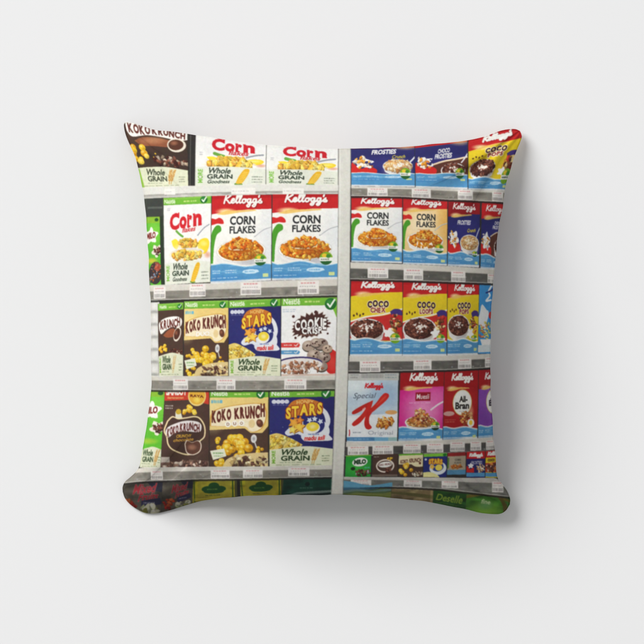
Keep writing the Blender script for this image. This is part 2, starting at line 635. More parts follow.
def stars(q, sd=2, panel=True):
    box(q)
    rect(0, 0, 1, 1, NAVY)
    soft(.3, .4, .6, .4, (52, 54, 124), .7)
    rr = random.Random(sd)
    for i in range(10):
        ell(rr.uniform(.03, .95), rr.uniform(.22, .7), .006, .005, (210, 214, 240), .8, n=8)
    for i in range(4):
        ell(.07 + i * .065, .155, .038, .028, (216, 220, 234), .95, n=14)
    micro((.05, .19, .3, .205), (190, 196, 220), 1, 2, .7)
    # swirl of milk
    poly(smooth([(.8, .22), (.9, .3), (.945, .42), (.9, .56), (.98, .66), (.78, .675), (.55, .67), (.5, .6), (.7, .63), (.82, .56), (.87, .45), (.84, .33), (.76, .26)]), (226, 230, 238))
    ell(.7, .52, .24, .15, (226, 230, 238), 1, .2)
    ell(.69, .445, .17, .125, (46, 50, 120), 1, .25)
    poly(smooth([(.3, .5), (.24, .56), (.3, .6), (.45, .58), (.55, .64), (.56, .55), (.42, .47), (.3, .5)]), (222, 228, 240))
    ell(.67, .5, .115, .075, (240, 240, 236))
    ell(.67, .485, .1, .06, (246, 216, 60))
    soft(.67, .485, .06, .04, (252, 240, 170), .9)
    for (x, y, r) in ((.62, .4, .05), (.7, .385, .05), (.79, .42, .05)):
        poly(star_pts(x, y, r, x * 9), (214, 226, 240))
    for (x, y, r, c) in ((.38, .43, .1, (236, 160, 60)), (.46, .49, .11, (246, 190, 70)), (.36, .52, .075, (248, 214, 96)), (.47, .4, .07, (222, 130, 50))):
        poly(star_pts(x + .008, y + .008, r, x * 11), (140, 70, 30))
        poly(star_pts(x, y, r, x * 11), c)
        poly(star_pts(x, y, r * .5, x * 11), tuple(min(255, v * 1.12) for v in c))
    poly(smooth([(.27, .33), (.26, .26), (.36, .15), (.55, .12), (.72, .15), (.82, .2), (.8, .31), (.6, .3), (.42, .345), (.27, .38), (.27, .33)]), (206, 120, 44))
    text('HONEY', (.42, .135, .68, .185), (246, 206, 120), .02, 0, 0, .15)
    jig('STARS', (.25, .18, .82, .37), (250, 208, 60), .05, (150, 56, 30), .7, rise=.3, ang=.08, sd=sd)
    micro((.6, .57, .82, .6), (70, 90, 160), 1, 4, .9)
    text('madu asli', (.54, .6, .87, .665), (212, 44, 44), .03, .2, .1, 0, WHITE, .3)
    poly(smooth([(0, .585), (.12, .565), (.25, .6), (.4, .66), (.52, .72)]).tolist() + [(.4, .8), (0, .8)], (236, 206, 110))
    bits(.2, .68, .3, .085, STARC, 90, .036, sd, inside=smooth([(0, .585), (.12, .565), (.25, .6), (.4, .66), (.52, .72)]).tolist() + [(.4, .8), (0, .8)])
    green_band(.1)
    grain_panel(.75, tx=(.16, .62))
    end()


def cookie(q):
    box(q)
    rect(0, 0, 1, 1, (236, 237, 238))
    soft(.4, .7, .5, .4, (250, 250, 250), .8)
    poly(smooth([(.6, .1), (.85, .12), (.93, .17), (1, .28)]).tolist() + [(1, 0), (.6, 0)], (126, 196, 56))
    green_band(.115, True, (.04, .025, .34, .1), (.885, .1, .105))
    micro((.03, .15, .33, .2), (170, 186, 206), 2, 3, .9)
    sp = []
    r = random.Random(5)
    for i in range(46):
        t = 2 * math.pi * i / 46
        k = (1.06 if i % 2 else .86) + r.uniform(-.07, .1)
        x, y = .33 * k * math.cos(t), .145 * k * math.sin(t)
        sp.append((.53 + x, .365 + y - x * .13))
    poly([(.53 + (a - .53) * 1.05, .365 + (b - .365) * 1.07) for a, b in sp], (200, 188, 182))
    poly(sp, (80, 48, 44))
    for (x, y, s) in ((.22, .25, .025), (.26, .52, .022), (.87, .34, .02), (.84, .47, .018), (.62, .2, .03)):
        ell(x, y, s, s * aspect[0], (80, 48, 44))
    jig('COOKIE', (.24, .265, .82, .435), (246, 246, 244), .05, (40, 20, 20), .5, rise=.2, arc=.04, sd=3)
    jig('CRISP', (.37, .375, .74, .485), (246, 246, 244), .05, (40, 20, 20), .5, rise=.16, sd=8)
    micro((.35, .475, .72, .49), (230, 180, 150), 1, 4, .8)
    poly([(0, .58), (.32, .58), (.345, .61), (.32, .64), (0, .64)], (216, 66, 62))
    micro((.05, .595, .22, .625), WHITE, 1, 5, .9)
    stroke([(.24, .61), (.27, .622), (.31, .59)], .8, WHITE, 1, False)
    poly([(0, .675), (.32, .675), (.345, .7), (.32, .725), (0, .725)], (90, 150, 200))
    micro((.05, .688, .22, .712), WHITE, 1, 6, .9)
    stroke([(.24, .7), (.27, .712), (.31, .68)], .8, WHITE, 1, False)
    # red panel and a stack of chip cookies
    poly(smooth([(1, .7), (.9, .66), (.82, .7), (.76, .8), (.8, .9), (.88, .97), (1, .97)]), (212, 44, 40))
    soft(.93, .84, .1, .12, (236, 90, 76), .5)
    rr = random.Random(12)
    for (x, y, s) in ((.5, .62, .12), (.72, .6, .13), (.6, .74, .13), (.78, .76, .12), (.63, .58, .1), (.84, .66, .09), (.74, .88, .11)):
        c = rr.choice([(150, 132, 122), (170, 150, 136), (186, 160, 140)])
        ell(x, y + .015, s, s * .8 * aspect[0], tuple(v * .55 for v in c))
        ell(x, y, s, s * .78 * aspect[0], c)
        soft(x - s * .2, y - s * .2, s * .7, s * .5 * aspect[0], (222, 204, 188), .7)
        for i in range(5):
            ell(x + rr.uniform(-.6, .6) * s, y + rr.uniform(-.45, .45) * s * aspect[0], s * .14, s * .12 * aspect[0], (72, 48, 42), n=10)
    ell(.35, .83, .4, .075, (66, 56, 110))
    ell(.35, .85, .4, .075, (232, 226, 222))
    bits(.36, .9, .4, .085, [(176, 120, 90), (196, 146, 112), (150, 96, 72), (222, 196, 176), (236, 228, 222)], 100, .038, 3)
    rect(0, .975, 1, 1, (214, 190, 176))
    end()


def slab_corn(r, c, rise=0.0):
    W_, H_ = r[2] - r[0], r[3] - r[1]
    cells = (('C', 0, .30, 0), ('o', .305, .53, .27), ('r', .55, .70, .27), ('n', .735, 1.0, .27))
    lift = lambda u: -rise * (u - .5) * H_
    for ch, a, b, t in cells:
        m_ = (a + b) / 2
        text(ch, (r[0] + a * W_, r[1] + t * H_ + lift(m_), r[0] + b * W_, r[3] + lift(m_)), c, .05, rise=rise * (b - a) / (1 - t))
    for u, v, w in ((.60, 1, .1), (.785, 1, .1), (.955, 1, .1), (.575, .32, .06), (.755, .32, .06)):
        x, y = r[0] + u * W_, r[1] + (v - .05) * H_ + lift(u)
        poly([(x - w / 2 * W_, y - .05 * H_), (x + w / 2 * W_, y - .05 * H_ - rise * w * H_), (x + w / 2 * W_, y + .05 * H_ - rise * w * H_), (x - w / 2 * W_, y + .05 * H_)], c)
    x, y = r[0] + .285 * W_, r[1] + .12 * H_ + lift(.28)
    poly([(x - .02 * W_, y - .12 * H_), (x + .015 * W_, y - .12 * H_), (x + .015 * W_, y + .2 * H_), (x - .02 * W_, y + .2 * H_)], c)


def nestle_corn(q, top=True, squash=False):
    box(q, 50)
    rect(0, 0, 1, 1, (238, 238, 236))
    soft(.5, .2, .6, .3, (228, 232, 236), .6)
    if top:
        green_band(.085, True, (.02, .022, .25, .07), (.845, .04, .075))
        micro((.08, .12, .16, .155), (150, 150, 160), 2, 4)
        cr, fr = (.13, .165, .8, .36), (.38, .345, .69, .405)
        slab_corn(cr, (212, 34, 44), .25)
        text('flakes', fr, (200, 50, 56), .02, .3, .3)
        oy, sc = .5, 1.0
        py = .745
    else:
        cr, fr = (.23, .06, .84, .3), (.46, .27, .77, .37)
        slab_corn(cr, (206, 30, 44))
        text('flakes', fr, (196, 50, 56), .02, .3)
        micro((.06, .34, .12, .42), (150, 150, 160), 2, 4)
        oy, sc = .44, 1.0
        py = .62
    sy = 1.0 if top else .72
    f = lambda y: oy + (y - .5) * sy
    stroke([(.96, f(.33)), (.85, f(.37)), (.72, f(.45))], 1.1, (150, 154, 164))
    stroke([(.27, f(.39)), (.34, f(.43)), (.4, f(.455))], 2.2, (110, 170, 70))
    poly(smooth([(.16, f(.5)), (.25, f(.48)), (.32, f(.53)), (.28, f(.6)), (.2, f(.57)), (.16, f(.5))]), (250, 224, 60))
    poly(smooth([(.7, f(.56)), (.78, f(.5)), (.92, f(.49)), (.97, f(.56)), (.9, f(.66)), (.78, f(.65)), (.7, f(.56))]), (248, 216, 50))
    soft(.85, f(.55), .1, .04, (255, 240, 130), .9)
    soft(.5, f(.6), .35, .08, (250, 244, 230), .9)
    soft(.5, f(.545), .24, .075 * sy, (250, 206, 70), 1)
    bits(.5, f(.54), .19, .055 * sy, [(250, 210, 84), (244, 186, 60), (252, 226, 124), (236, 160, 64)], 45, .055, 5)
    ell(.5, f(.64), .36, .05 * sy, (226, 220, 214))
    soft(.48, f(.67), .4, .07 * sy, (252, 216, 90), 1)
    bits(.48, f(.665), .34, .05 * sy, [(252, 218, 96), (246, 190, 64), (254, 232, 136), (234, 164, 70)], 70, .055, 8)
    soft(.93, f(.68), .09, .05, (226, 150, 120), .8)
    poly(smooth([(0, py + .02), (.3, py), (.65, py - .005), (1, py + .02)]).tolist() + [(1, 1), (0, 1)], (224, 228, 214))
    h = 1 - py
    ink = (58, 70, 58)
    text('Whole', (.17, py + h * .06, .52, py + h * .37), ink, .025, .3)
    text('GRAIN', (.17, py + h * .4, .53, py + h * .64), ink, .03)
    text('Goodness', (.17, py + h * .69, .5, py + h * .88), ink, .02, .3)
    poly(smooth([(.57, py + h * .93), (.62, py + h * .5), (.7, py + h * .1), (.77, py + h * .15), (.72, py + h * .6), (.64, py + h * .97), (.57, py + h * .93)]), (232, 176, 40))
    for i in range(8):
        t = i / 8
        stroke([(.585 + t * .115, py + h * (.9 - t * .72)), (.66 + t * .1, py + h * (.93 - t * .74))], .5, (250, 214, 100), .8, False)
    stroke([(.57, py + h * .93), (.6, py + h * .97), (.66, py + h * .96)], 1.3, (110, 150, 60))
    micro((.8, py + h * .45, .97, py + h * .9), ink, 3, 6, .6, .35)
    text('MORE', (0, 0, 1, 1), (130, 190, 80), .03, warp=lambda q: np.stack([.04 + q[:, 1] * .07, py + h * (.85 - q[:, 0] * .7)], 1))
    end()


def splash(cx, cy, rx, ry, sd, c=(246, 246, 246)):
    poly(ell_pts(cx, cy, rx, ry, 0, 30, .22, 5, sd), c)


def coco(q, word, red=True, bw=(.33, .66, .34, .16), kr=(.18, .03, .85, .145), sd=2, tall=False, foot=.79, top=(.2, .165)):
    box(q, 50)
    rect(0, 0, 1, 1, YEL)
    if red:
        poly(smooth([(0, .56), (.3, .5), (.65, .47), (1, .4)]).tolist() + [(1, .8), (0, .8)], (206, 48, 44))
        stroke([(0, .55), (.3, .49), (.65, .455), (1, .385)], 1.6, (246, 240, 220))
    red_top(top[0], top[1], RED, kr)
    jig('COCO', (.32, .265, .74, .375), (70, 40, 34), .06, (246, 236, 220), .5, sd=sd, ang=.06)
    jig(word, (.38, .36, .68, .445), (150, 62, 50), .05, (246, 236, 220), .6, sd=sd + 1, ang=.05)
    cx, cy, rx, ry = bw
    bowl(cx, cy, rx, ry, CHOC, 150, .042, sd, milk=16)
    for i in range(4):
        ell(cx - rx * .8 + i * .06, cy - ry * 1.35 - .02 * (i % 2), .02, .015, (90, 60, 30), 1, i)
    # puffs tumbling down the right-hand side beside a purple and white flash
    poly(smooth([(.76, .42), (.85, .385), (.97, .4), (.99, .47), (.9, .46), (.8, .475), (.76, .42)]), (72, 54, 130))
    bits(.85, .58, .1, .12, [(232, 160, 60), (150, 84, 50), (96, 56, 40), (246, 214, 150), (206, 60, 50)], 34, .05, sd + 3)
    splash(.74, .7, .09, .06, sd)
    blue_foot(foot, .975, sd)
    badge(.86, foot - .02, .1, (120, 170, 40))
    end()


def frosties(q, lines, choco=False, full=True, dark=False, sd=1, bw=(.68, .64, .28, .12), cut=False):
    box(q, 50)
    rect(0, 0, 1, 1, NAVY)
    soft(.5, .45, .6, .25, (58, 56, 136), .6)
    ft = .8 if full else .68
    red = (150, 26, 34) if dark else RED
    if full:
        red_top(.24, .2, red, (.13, .05, .85, .175), 1.5)
        if len(lines) == 1:
            text(lines[0], (.29, .3, .72, .37), WHITE, .04, .25, .1)
        else:
            text(lines[0], (.46, .28, .72, .335), WHITE, .04, .25, .1)
            text(lines[1], (.4, .345, .75, .4), WHITE, .04, .25, .1)
        if not choco:
            text('Crunch', (.6, .42, .88, .475), (236, 214, 60), .03, .3, .25)
    else:
        rect(0, 0, 1, .045, RED)
        soft(.85, .0, .25, .12, (224, 190, 130), .8)
        if len(lines) == 1:
            text(lines[0], (.32, .08, .72, .2), WHITE, .045, .25, .12)
            text('Crunch', (.64, .22, .86, .31), (236, 214, 60), .02, .3, .1)
        else:
            text(lines[0], (.43, .13, .67, .23), WHITE, .045, .25, .12)
            text(lines[1], (.37, .24, .71, .35), WHITE, .045, .25, .12)
    if choco:
        y = .46 if full else .42
        poly(smooth([(.35, y + .06), (.55, y), (.8, y - .03), (1, y - .06)]).tolist() + [(1, ft + .05), (.3, ft + .05)], (98, 56, 44))
        stroke([(.35, y + .05), (.55, y - .01), (.8, y - .04), (1, y - .07)], 1.6, (236, 214, 180))
    # red ribbon, orange flakes and a splash of milk on the left
    a = aspect[0]
    y0 = .42 if full else .2
    poly(smooth([(0, ft - .03), (.02, ft - .2 * (1 if full else 1.4)), (.14, ft - .12), (.28, ft - .17), (.4, ft - .1), (.38, ft), (.2, ft + .02), (0, ft + .02)]), (214, 40, 36))
    splash(.2, (y0 + ft) / 2 - .02, .13, .12, sd, (244, 242, 238))
    bits(.16, (y0 + ft) / 2 - .04, .13, .13, [(240, 150, 40), (246, 176, 80), (250, 240, 230), (250, 236, 214)], 16, .045, sd + 2)
    bits(.27, (y0 + ft) / 2, .07, .09, [(60, 60, 130), (250, 240, 230), (230, 120, 40)], 7, .035, sd + 5)
    cols = CHOC if choco else [(226, 170, 110), (240, 196, 140), (206, 140, 80), (250, 226, 190)]
    if not cut:
        stroke([(1.0, .4 if full else .28), (.94, .47 if full else .38), (.88, .56 if full else .46)], 1.2, (220, 222, 230))
    bowl(bw[0], bw[1], bw[2], bw[3], cols, 90, .042, sd, milk=12)
    blue_foot(ft, .965, sd)
    badge(.85, ft - .0, .085)
    end()


def special(q):
    box(q, 50)
    rect(0, 0, 1, 1, (206, 220, 230))
    soft(.75, .25, .5, .35, (150, 180, 212), .9)
    soft(.1, .35, .5, .3, (176, 200, 222), .6)
    soft(.5, .55, .5, .1, (150, 178, 210), .5)
    soft(.05, .05, .6, .25, (226, 236, 240), .8)
    poly([(0, .58), (.55, .56), (1, .54), (1, .95), (0, .95)], (232, 236, 240), .85)
    stroke([(0, .005), (.5, -.012), (1, .0)], .8, (90, 110, 120), .9)
    script((.33, .06, .7, .165), (206, 34, 44), 1.0)
    text('Special', (.1, .21, .57, .325), (90, 98, 112), .0, .3, .06)
    kc = (204, 42, 34)
    poly(smooth([(.5, .335), (.36, .385), (.2, .455), (.1, .515), (.11, .555), (.2, .535), (.36, .46), (.45, .41)]), (190, 38, 32))
    poly(smooth([(.51, .33), (.44, .36), (.36, .47), (.27, .57), (.12, .685), (.1, .725), (.15, .745), (.26, .69), (.38, .57), (.47, .45), (.51, .33)]), kc)
    poly(smooth([(.81, .23), (.74, .215), (.66, .27), (.57, .37), (.43, .49), (.4, .53), (.48, .53), (.62, .44), (.76, .34), (.82, .27), (.81, .23)]), kc)
    poly(smooth([(.4, .51), (.36, .6), (.34, .7), (.37, .78), (.44, .8), (.49, .765), (.44, .7), (.44, .6), (.49, .52), (.4, .51)]), (198, 38, 32))
    poly(smooth([(.76, .25), (.68, .31), (.56, .42), (.66, .36), (.76, .28), (.76, .25)]), (230, 90, 70), .6)
    poly(smooth([(.3, .47), (.36, .44), (.34, .49), (.28, .53)]), (240, 200, 200), .7)
    ell(.87, .525, .12, .035, (220, 160, 100))
    soft(.74, .75, .22, .06, (190, 196, 206), .8)
    bits(.74, .68, .17, .085, [(214, 140, 50), (234, 170, 80), (190, 110, 36), (246, 200, 120), (150, 70, 30)], 55, .045, 4, pile=True)
    text('Original', (.42, .82, .91, .905), (150, 158, 170), .0, 0)
    stroke([(.05, .81), (.055, .85), (.05, .9)], 1.0, (190, 40, 50))
    micro((.12, .83, .3, .87), (120, 130, 144), 1, 5)
    rect(0, .925, 1, .985, (74, 130, 178))
    rect(.55, .925, .82, .985, (110, 170, 206))
    rect(.82, .925, 1, .985, (150, 190, 190))
    micro((.05, .94, .5, .97), (150, 190, 220), 1, 6)
    end()


def muesli(q):
    box(q, 50)
    rect(0, 0, 1, 1, (214, 36, 136))
    soft(.55, .55, .6, .4, (240, 150, 200), .9)
    soft(.9, .35, .3, .2, (236, 110, 180), .7)
    red_top(.25, .22, (168, 24, 30), (.2, .03, .85, .175))
    rect(.36, .3, .7, .425, (170, 24, 44))
    rect(.375, .31, .685, .415, (150, 20, 40))
    text('Muesli', (.385, .325, .675, .4), WHITE, .018, .1)
    micro((.22, .445, .86, .46), (250, 214, 236), 1, 3, .8)
    stroke([(1, .44), (.88, .48), (.72, .555)], 1.8, (236, 226, 232))
    mix = [(206, 140, 70), (226, 170, 100), (170, 96, 46), (240, 206, 150), (150, 60, 50), (222, 120, 50)]
    bowl(.5, .73, .34, .085, mix, 90, .04, 6)
    bits(.52, .62, .17, .085, mix, 70, .036, 9, pile=True)
    blue_foot(.82, .97, 4)
    badge(.83, .79, .1, (30, 60, 40))
    end()


def allbran(q, purple=False):
    box(q, 40)
    rect(0, 0, 1, 1, (128, 66, 168) if purple else (168, 26, 32))
    soft(.5, .45, .6, .3, (150, 90, 190) if purple else (196, 40, 40), .7)
    red_top(.27, .25, (168, 24, 30), (.2, .05, .84, .185), 1.6)
    ell(.54, .47, .28, .19, (206, 180, 90))
    ell(.54, .47, .265, .18, WHITE)
    if purple:
        text('All', (.4, .38, .75, .44), (40, 30, 50), .04)
        text('Bran', (.36, .45, .8, .54), (40, 30, 50), .04)
        bits(.85, .66, .3, .1, [(206, 130, 60), (160, 84, 46), (230, 176, 110)], 40, .06, 3)
    else:
        text('All-', (.45, .375, .69, .465), (40, 36, 34), .035)
        text('Bran', (.34, .465, .74, .565), (40, 36, 34), .035)
        micro((.45, .59, .64, .605), (90, 70, 60), 1, 2)
        ell(.16, .625, .16, .035, (216, 190, 180), .8)
        micro((.05, .7, .45, .76), (220, 150, 120), 2, 4, .6)
        bits(.68, .7, .19, .1, [(206, 130, 60), (170, 96, 50), (236, 186, 120), (150, 70, 36)], 60, .05, 3, pile=True)
        soft(.8, .6, .1, .12, (236, 200, 150), .6)
        ell(.8, .77, .1, .06, WHITE)
        ell(.8, .765, .05, .035, (246, 206, 60))
    blue_foot(.83, .97, 5)
    end()


def milo_side(q, low=True, sd=1):
    box(q, 18)
    rect(0, 0, 1, 1, (96, 190, 50))
    soft(.6, .2, .7, .25, (130, 210, 70), .7)
    rect(0, 0, 1, .09, (136, 186, 50))
    ell(.75, .045, .14, .025, (40, 90, 40))
    splash(.35, .27, .42, .1, 3, WHITE)
    text('MILO', (.0, .22, .66, .31), (130, 50, 44), .05, 0, .2)
    splash(.72, .49, .34, .08, 6, (236, 228, 214))
    bits(.74, .49, .3, .06, CHOC, 28, .09, 4)
    if low:
        soft(.3, .62, .6, .05, (220, 200, 60), .9)
        ell(.6, .8, .5, .16, (64, 56, 60))
        bits(.62, .76, .4, .11, CHOC + [(232, 220, 206), (216, 110, 50), (110, 130, 160)], 40, .1, 5)
        ell(.75, .72, .22, .06, (226, 90, 60), .6)
        bits(.2, .88, .3, .07, [(60, 60, 70), (226, 110, 50), (120, 120, 130)], 14, .12, 7)
    else:
        soft(.3, .66, .6, .05, (170, 206, 60), .9)
        grain_panel(.74, tx=(.08, .6), wx=(.62, .92), left=False)
    end()


def ramadan_box(q):
    box(q, 46)
    rect(0, 0, 1, 1, (84, 62, 54))
    soft(.5, .55, .6, .4, (102, 74, 60), .7)
    soft(.2, .05, .3, .2, (70, 50, 46), .4)
    poly([(0, 0), (1, 0), (1, .19), (.55, .13), (0, .14)], (206, 66, 46))
    text('SAMBUT', (.03, -.035, .5, .072), (240, 232, 222), .05)
    text('kemenangan', (.06, .085, .44, .125), (240, 190, 120), .02, .3)
    ell(.73, .08, .2, .13, (240, 214, 130))
    ell(.73, .075, .18, .115, (232, 176, 60))
    text('RAYA', (.58, .065, .88, .1), (110, 50, 30), .03, 0, -.4)
    soft(.73, .13, .1, .05, (252, 226, 100), .9)
    micro((.03, .19, .26, .25), (200, 190, 186), 2, 3, .9)
    golden_heap([(.56, .29, .14, 10), (.79, .36, .06, 3)], 5)
    poly([(.26, .28), (.36, .25), (.42, .36), (.27, .38)], (230, 226, 206))
    ell(.33, .28, .06, .035, (206, 170, 50))
    ring = smooth([(.1, .4), (.2, .345), (.32, .37), (.5, .36), (.68, .345), (.8, .37), (.9, .47), (.9, .6), (.8, .67), (.82, .76), (.68, .82), (.5, .83), (.25, .77), (.14, .7), (.1, .6), (.04, .52), (.1, .4)])
    poly(ring + (ring - ring.mean(0)) * .04, (150, 110, 70))
    stroke(ring, 1.3, (246, 226, 176), 1, False)
    poly(ring.mean(0) + (ring - ring.mean(0)) * .96, (80, 58, 50))
    bub = smooth([(.09, .58), (.07, .52), (.16, .46), (.45, .4), (.72, .405), (.83, .45), (.82, .53), (.72, .545), (.45, .53), (.25, .56), (.14, .61), (.09, .58)])
    poly(bub, (236, 230, 230))
    jig('KOKO', (.1, .455, .345, .59), (104, 50, 46), .055, rise=.4, sd=2)
    jig('KRUNCH', (.37, .41, .8, .54), (104, 50, 46), .05, rise=-.05, arc=.1, sd=5)
    text('CRUNCHY', (.3, .572, .63, .612), (236, 180, 60), .03, .2, .15)
    text('chocolate', (.24, .62, .68, .66), (226, 166, 60), .025, .2, .4)
    hb = smooth([(.5, .7), (.54, .655), (.64, .68), (.76, .66), (.82, .71), (.79, .79), (.66, .83), (.54, .8), (.5, .7)])
    poly(hb.mean(0) + (hb - hb.mean(0)) * 1.12, (240, 224, 204))
    poly(hb, (106, 70, 56))
    soft(.64, .74, .12, .05, (176, 126, 104), .9)
    poly([(0, .9), (.3, .93), (.6, .9), (1, .92), (1, 1), (0, 1)], (120, 94, 84))
    bits(.5, .96, .5, .05, [(120, 86, 74), (90, 64, 56), (150, 116, 100), (216, 196, 180)], 60, .05, 4)
    rect(0, .86, .18, .93, (214, 206, 196), .8)
    end()


# ------------------------------------------------------------------ the printed shop shelves
def nz(shape, step, sd):
    r = np.random.RandomState(sd)
    h, w = shape
    g = r.rand(h // step + 3, w // step + 3).astype(np.float32)
    ys = np.arange(h) / step
    xs = np.arange(w) / step
    yi, xi = ys.astype(int), xs.astype(int)
    fy, fx = (ys - yi)[:, None], (xs - xi)[None, :]
    fy, fx = fy * fy * (3 - 2 * fy), fx * fx * (3 - 2 * fx)
    a = g[yi][:, xi] * (1 - fx) + g[yi][:, xi + 1] * fx
    b = g[yi + 1][:, xi] * (1 - fx) + g[yi + 1][:, xi + 1] * fx
    return a * (1 - fy) + b * fy


def shelf(top, bot, lip=.38, cl=(212, 208, 199), cf=(138, 134, 126), sd=1, dark=True):
    """shelf edge running across: pale upper lip, grey ticket channel, dark gap below"""
    t = np.asarray(top, float)
    b = np.asarray(bot, float)
    poly(np.vstack([t, b[::-1]]), cf)
    xs = np.linspace(t[0, 0], t[-1, 0], 24)
    xb = np.linspace(b[0, 0], b[-1, 0], 24)
    yt = np.interp(xs, t[:, 0], t[:, 1])
    yb = np.interp(xb, b[:, 0], b[:, 1])
    mid = np.stack([xs + (xb - xs) * lip, yt + (yb - yt) * lip], 1)
    tt = np.stack([xs, yt], 1)
    bb = np.stack([xb, yb], 1)
    poly(np.vstack([tt, mid[::-1]]), cl)
    r = random.Random(sd)
    clip_push(np.vstack([mid, bb[::-1]]))
    for i in range(46):
        x = r.uniform(t[0, 0], t[-1, 0])
        y = np.interp(x, bb[:, 0], bb[:, 1]) - r.uniform(0, 8)
        soft(x, y, r.uniform(2, 9), r.uniform(1, 3), tuple(v * g for g in [r.choice([.65, .8, 1.15, 1.35])] for v in cf), .4)
    for i in range(16):
        x = r.uniform(t[0, 0], t[-1, 0])
        y = np.interp(x, bb[:, 0], bb[:, 1]) - r.uniform(1, 6)
        ell(x, y, r.uniform(.3, .9), r.uniform(.3, 1.2), r.choice([(210, 210, 210), (80, 84, 90), (190, 200, 210)]), .4, r.uniform(0, 3), n=8)
    clip_pop()
    stroke(mid, .5, (120, 118, 114), .5, False)
    for i in range(4):
        f = lip + (1 - lip) * (i / 4)
        stroke(np.stack([xs + (xb - xs) * f, yt + (yb - yt) * f], 1), 1.4, (100, 96, 88), .16 * (3 - i) / 3, False)
    stroke(bb + [0, -.5], .8, (214, 212, 206), .7, False)
    if dark:
        stroke(bb + [0, .9], 2.0, (44, 40, 38), .85, False)
    stroke(tt, .7, (232, 230, 226), .7, False)


def tag(x0, y0, x1, y1, sd=0, sk=0.0):
    r = random.Random(sd * 13 + int(x0))
    poly([(x0, y0), (x1, y0 + sk), (x1, y1 + sk), (x0, y1)], (232, 228, 224))
    w, h = x1 - x0, y1 - y0
    f = lambda u, v: (x0 + u * w, y0 + v * h + sk * u)
    for i in range(5):
        u = .15 + i * .14
        poly([f(u, .1), f(u + .11, .1), f(u + .11, .2), f(u, .2)], (206, 120, 124), .7)
    for i in range(7):
        u = .1 + i * .11
        poly([f(u, .38), f(u + .07, .38), f(u + .07, .44), f(u, .44)], (120, 116, 116), .55)
    u = .06
    while u < .5:
        q = r.uniform(.012, .04)
        poly([f(u, .6), f(u + q, .6), f(u + q, .9), f(u, .9)], (90, 86, 86), .65)
        u += q + r.uniform(.015, .03)
    u = .56
    while u < .9:
        q = r.uniform(.04, .09)
        poly([f(u, .62), f(u + q, .62), f(u + q, .9), f(u, .9)], (96, 92, 96), .6)
        poly([f(u + q * .3, .7), f(u + q * .7, .7), f(u + q * .7, .8), f(u + q * .3, .8)], (200, 196, 194), .8)
        u += q + .02


# backdrop behind the packets
rect(112, 110, 345, 300, (70, 68, 62))
rect(112, 300, 345, 530, (52, 50, 48))
rect(340, 110, 532, 530, (56, 54, 54))

# row 1 left
rect(112, 110, 196, 190, (58, 54, 50))
box([(122, 119), (187.5, 133), (189.3, 187), (139, 188)], 60)
rect(0, 0, 1, 1, (70, 54, 46))
soft(.3, .2, .6, .3, (92, 66, 52), .7)
bub = smooth([(.03, .05), (.1, -.01), (.4, .02), (.8, .03), (1.0, .02), (1.02, .12), (.85, .18), (.6, .17), (.35, .18), (.12, .24), (.04, .18), (.03, .05)])
poly(bub, WHITE)
jig('KOKO', (.06, .02, .42, .2), (104, 52, 44), .05, rise=.1, sd=3)
jig('KRUNCH', (.44, .0, .97, .16), (104, 52, 44), .05, rise=.0, sd=6)
poly(smooth([(.12, .3), (.3, .22), (.6, .2), (.8, .22), (.7, .32), (.45, .34), (.25, .36), (.12, .3)]), (150, 92, 62))
soft(.45, .25, .25, .06, (190, 132, 96), .8)
ell(.82, .27, .16, .12, (232, 222, 206), 1, -.4)
ell(.81, .265, .13, .09, (92, 56, 42), 1, -.4)
soft(.78, .24, .08, .05, (160, 106, 80), .9)
golden_heap([(.16, .47, .15, 12), (.42, .5, .05, 3)], 3)
bits(.68, .57, .32, .07, CHOC + [(206, 186, 166), (160, 140, 120)], 60, .045, 5)
grain_panel(.68, tx=(.2, .58), wx=(.6, .78), ink=(70, 76, 60))
poly([(0, .7), (.1, .72), (.12, 1), (0, 1)], (150, 196, 80))
end()
rect(189.3, 131, 196, 188, (52, 50, 48))
rect(190.4, 131, 191.3, 188, (96, 94, 90))
nestle_corn([(195.8, 133), (266.4, 142), (266.2, 186), (195.8, 187)], False)
nestle_corn([(266.6, 143), (338.2, 147.5), (338.0, 186.8), (266.4, 186)], False)

# row 2 left
rect(140, 196, 166, 290, (72, 76, 70))
rect(146.5, 199, 163, 217, (64, 68, 64))
rect(148, 207, 163, 209, (92, 98, 92))
milo_side([(146.5, 217), (160.5, 217), (162, 286), (148, 289)])
poly([(160.5, 217), (163.4, 216), (165.4, 286), (162, 287)], (46, 60, 44))
nestle_corn([(164, 198.5), (212.3, 197), (211.6, 282.5), (165.6, 285)], True)
corn_flakes([(212.8, 196), (272.3, 196), (272.0, 281), (211.6, 284)], False, (.18, .0, .84, .14), 3)
corn_flakes([(272.8, 195.5), (338.4, 195.5), (337.6, 279.6), (272.4, 281)], False, (.17, .0, .83, .13), 7)

# row 3 left
rect(146, 299, 160, 378, (206, 204, 200))
for i in range(6):
    soft(155, 306 + i * 12.5, 6, 7, (226, 226, 224), .9)
    soft(155, 312 + i * 12.5, 6, 2.5, (150, 150, 148), .8)
koko_single([(158.6, 304), (184.6, 302.5), (184.3, 375.5), (159.5, 376)], 9, part='KRUNCH')
koko_duo([(185.2, 301.5), (229.6, 300.5), (229.4, 375.2), (185, 375.8)], False, 4)
stars([(229.8, 300.8), (281.4, 298.5), (281.2, 375.2), (229.8, 375.4)], 2)
cookie([(281.8, 297.2), (337, 296.2), (335.6, 375), (281.6, 375.4)])

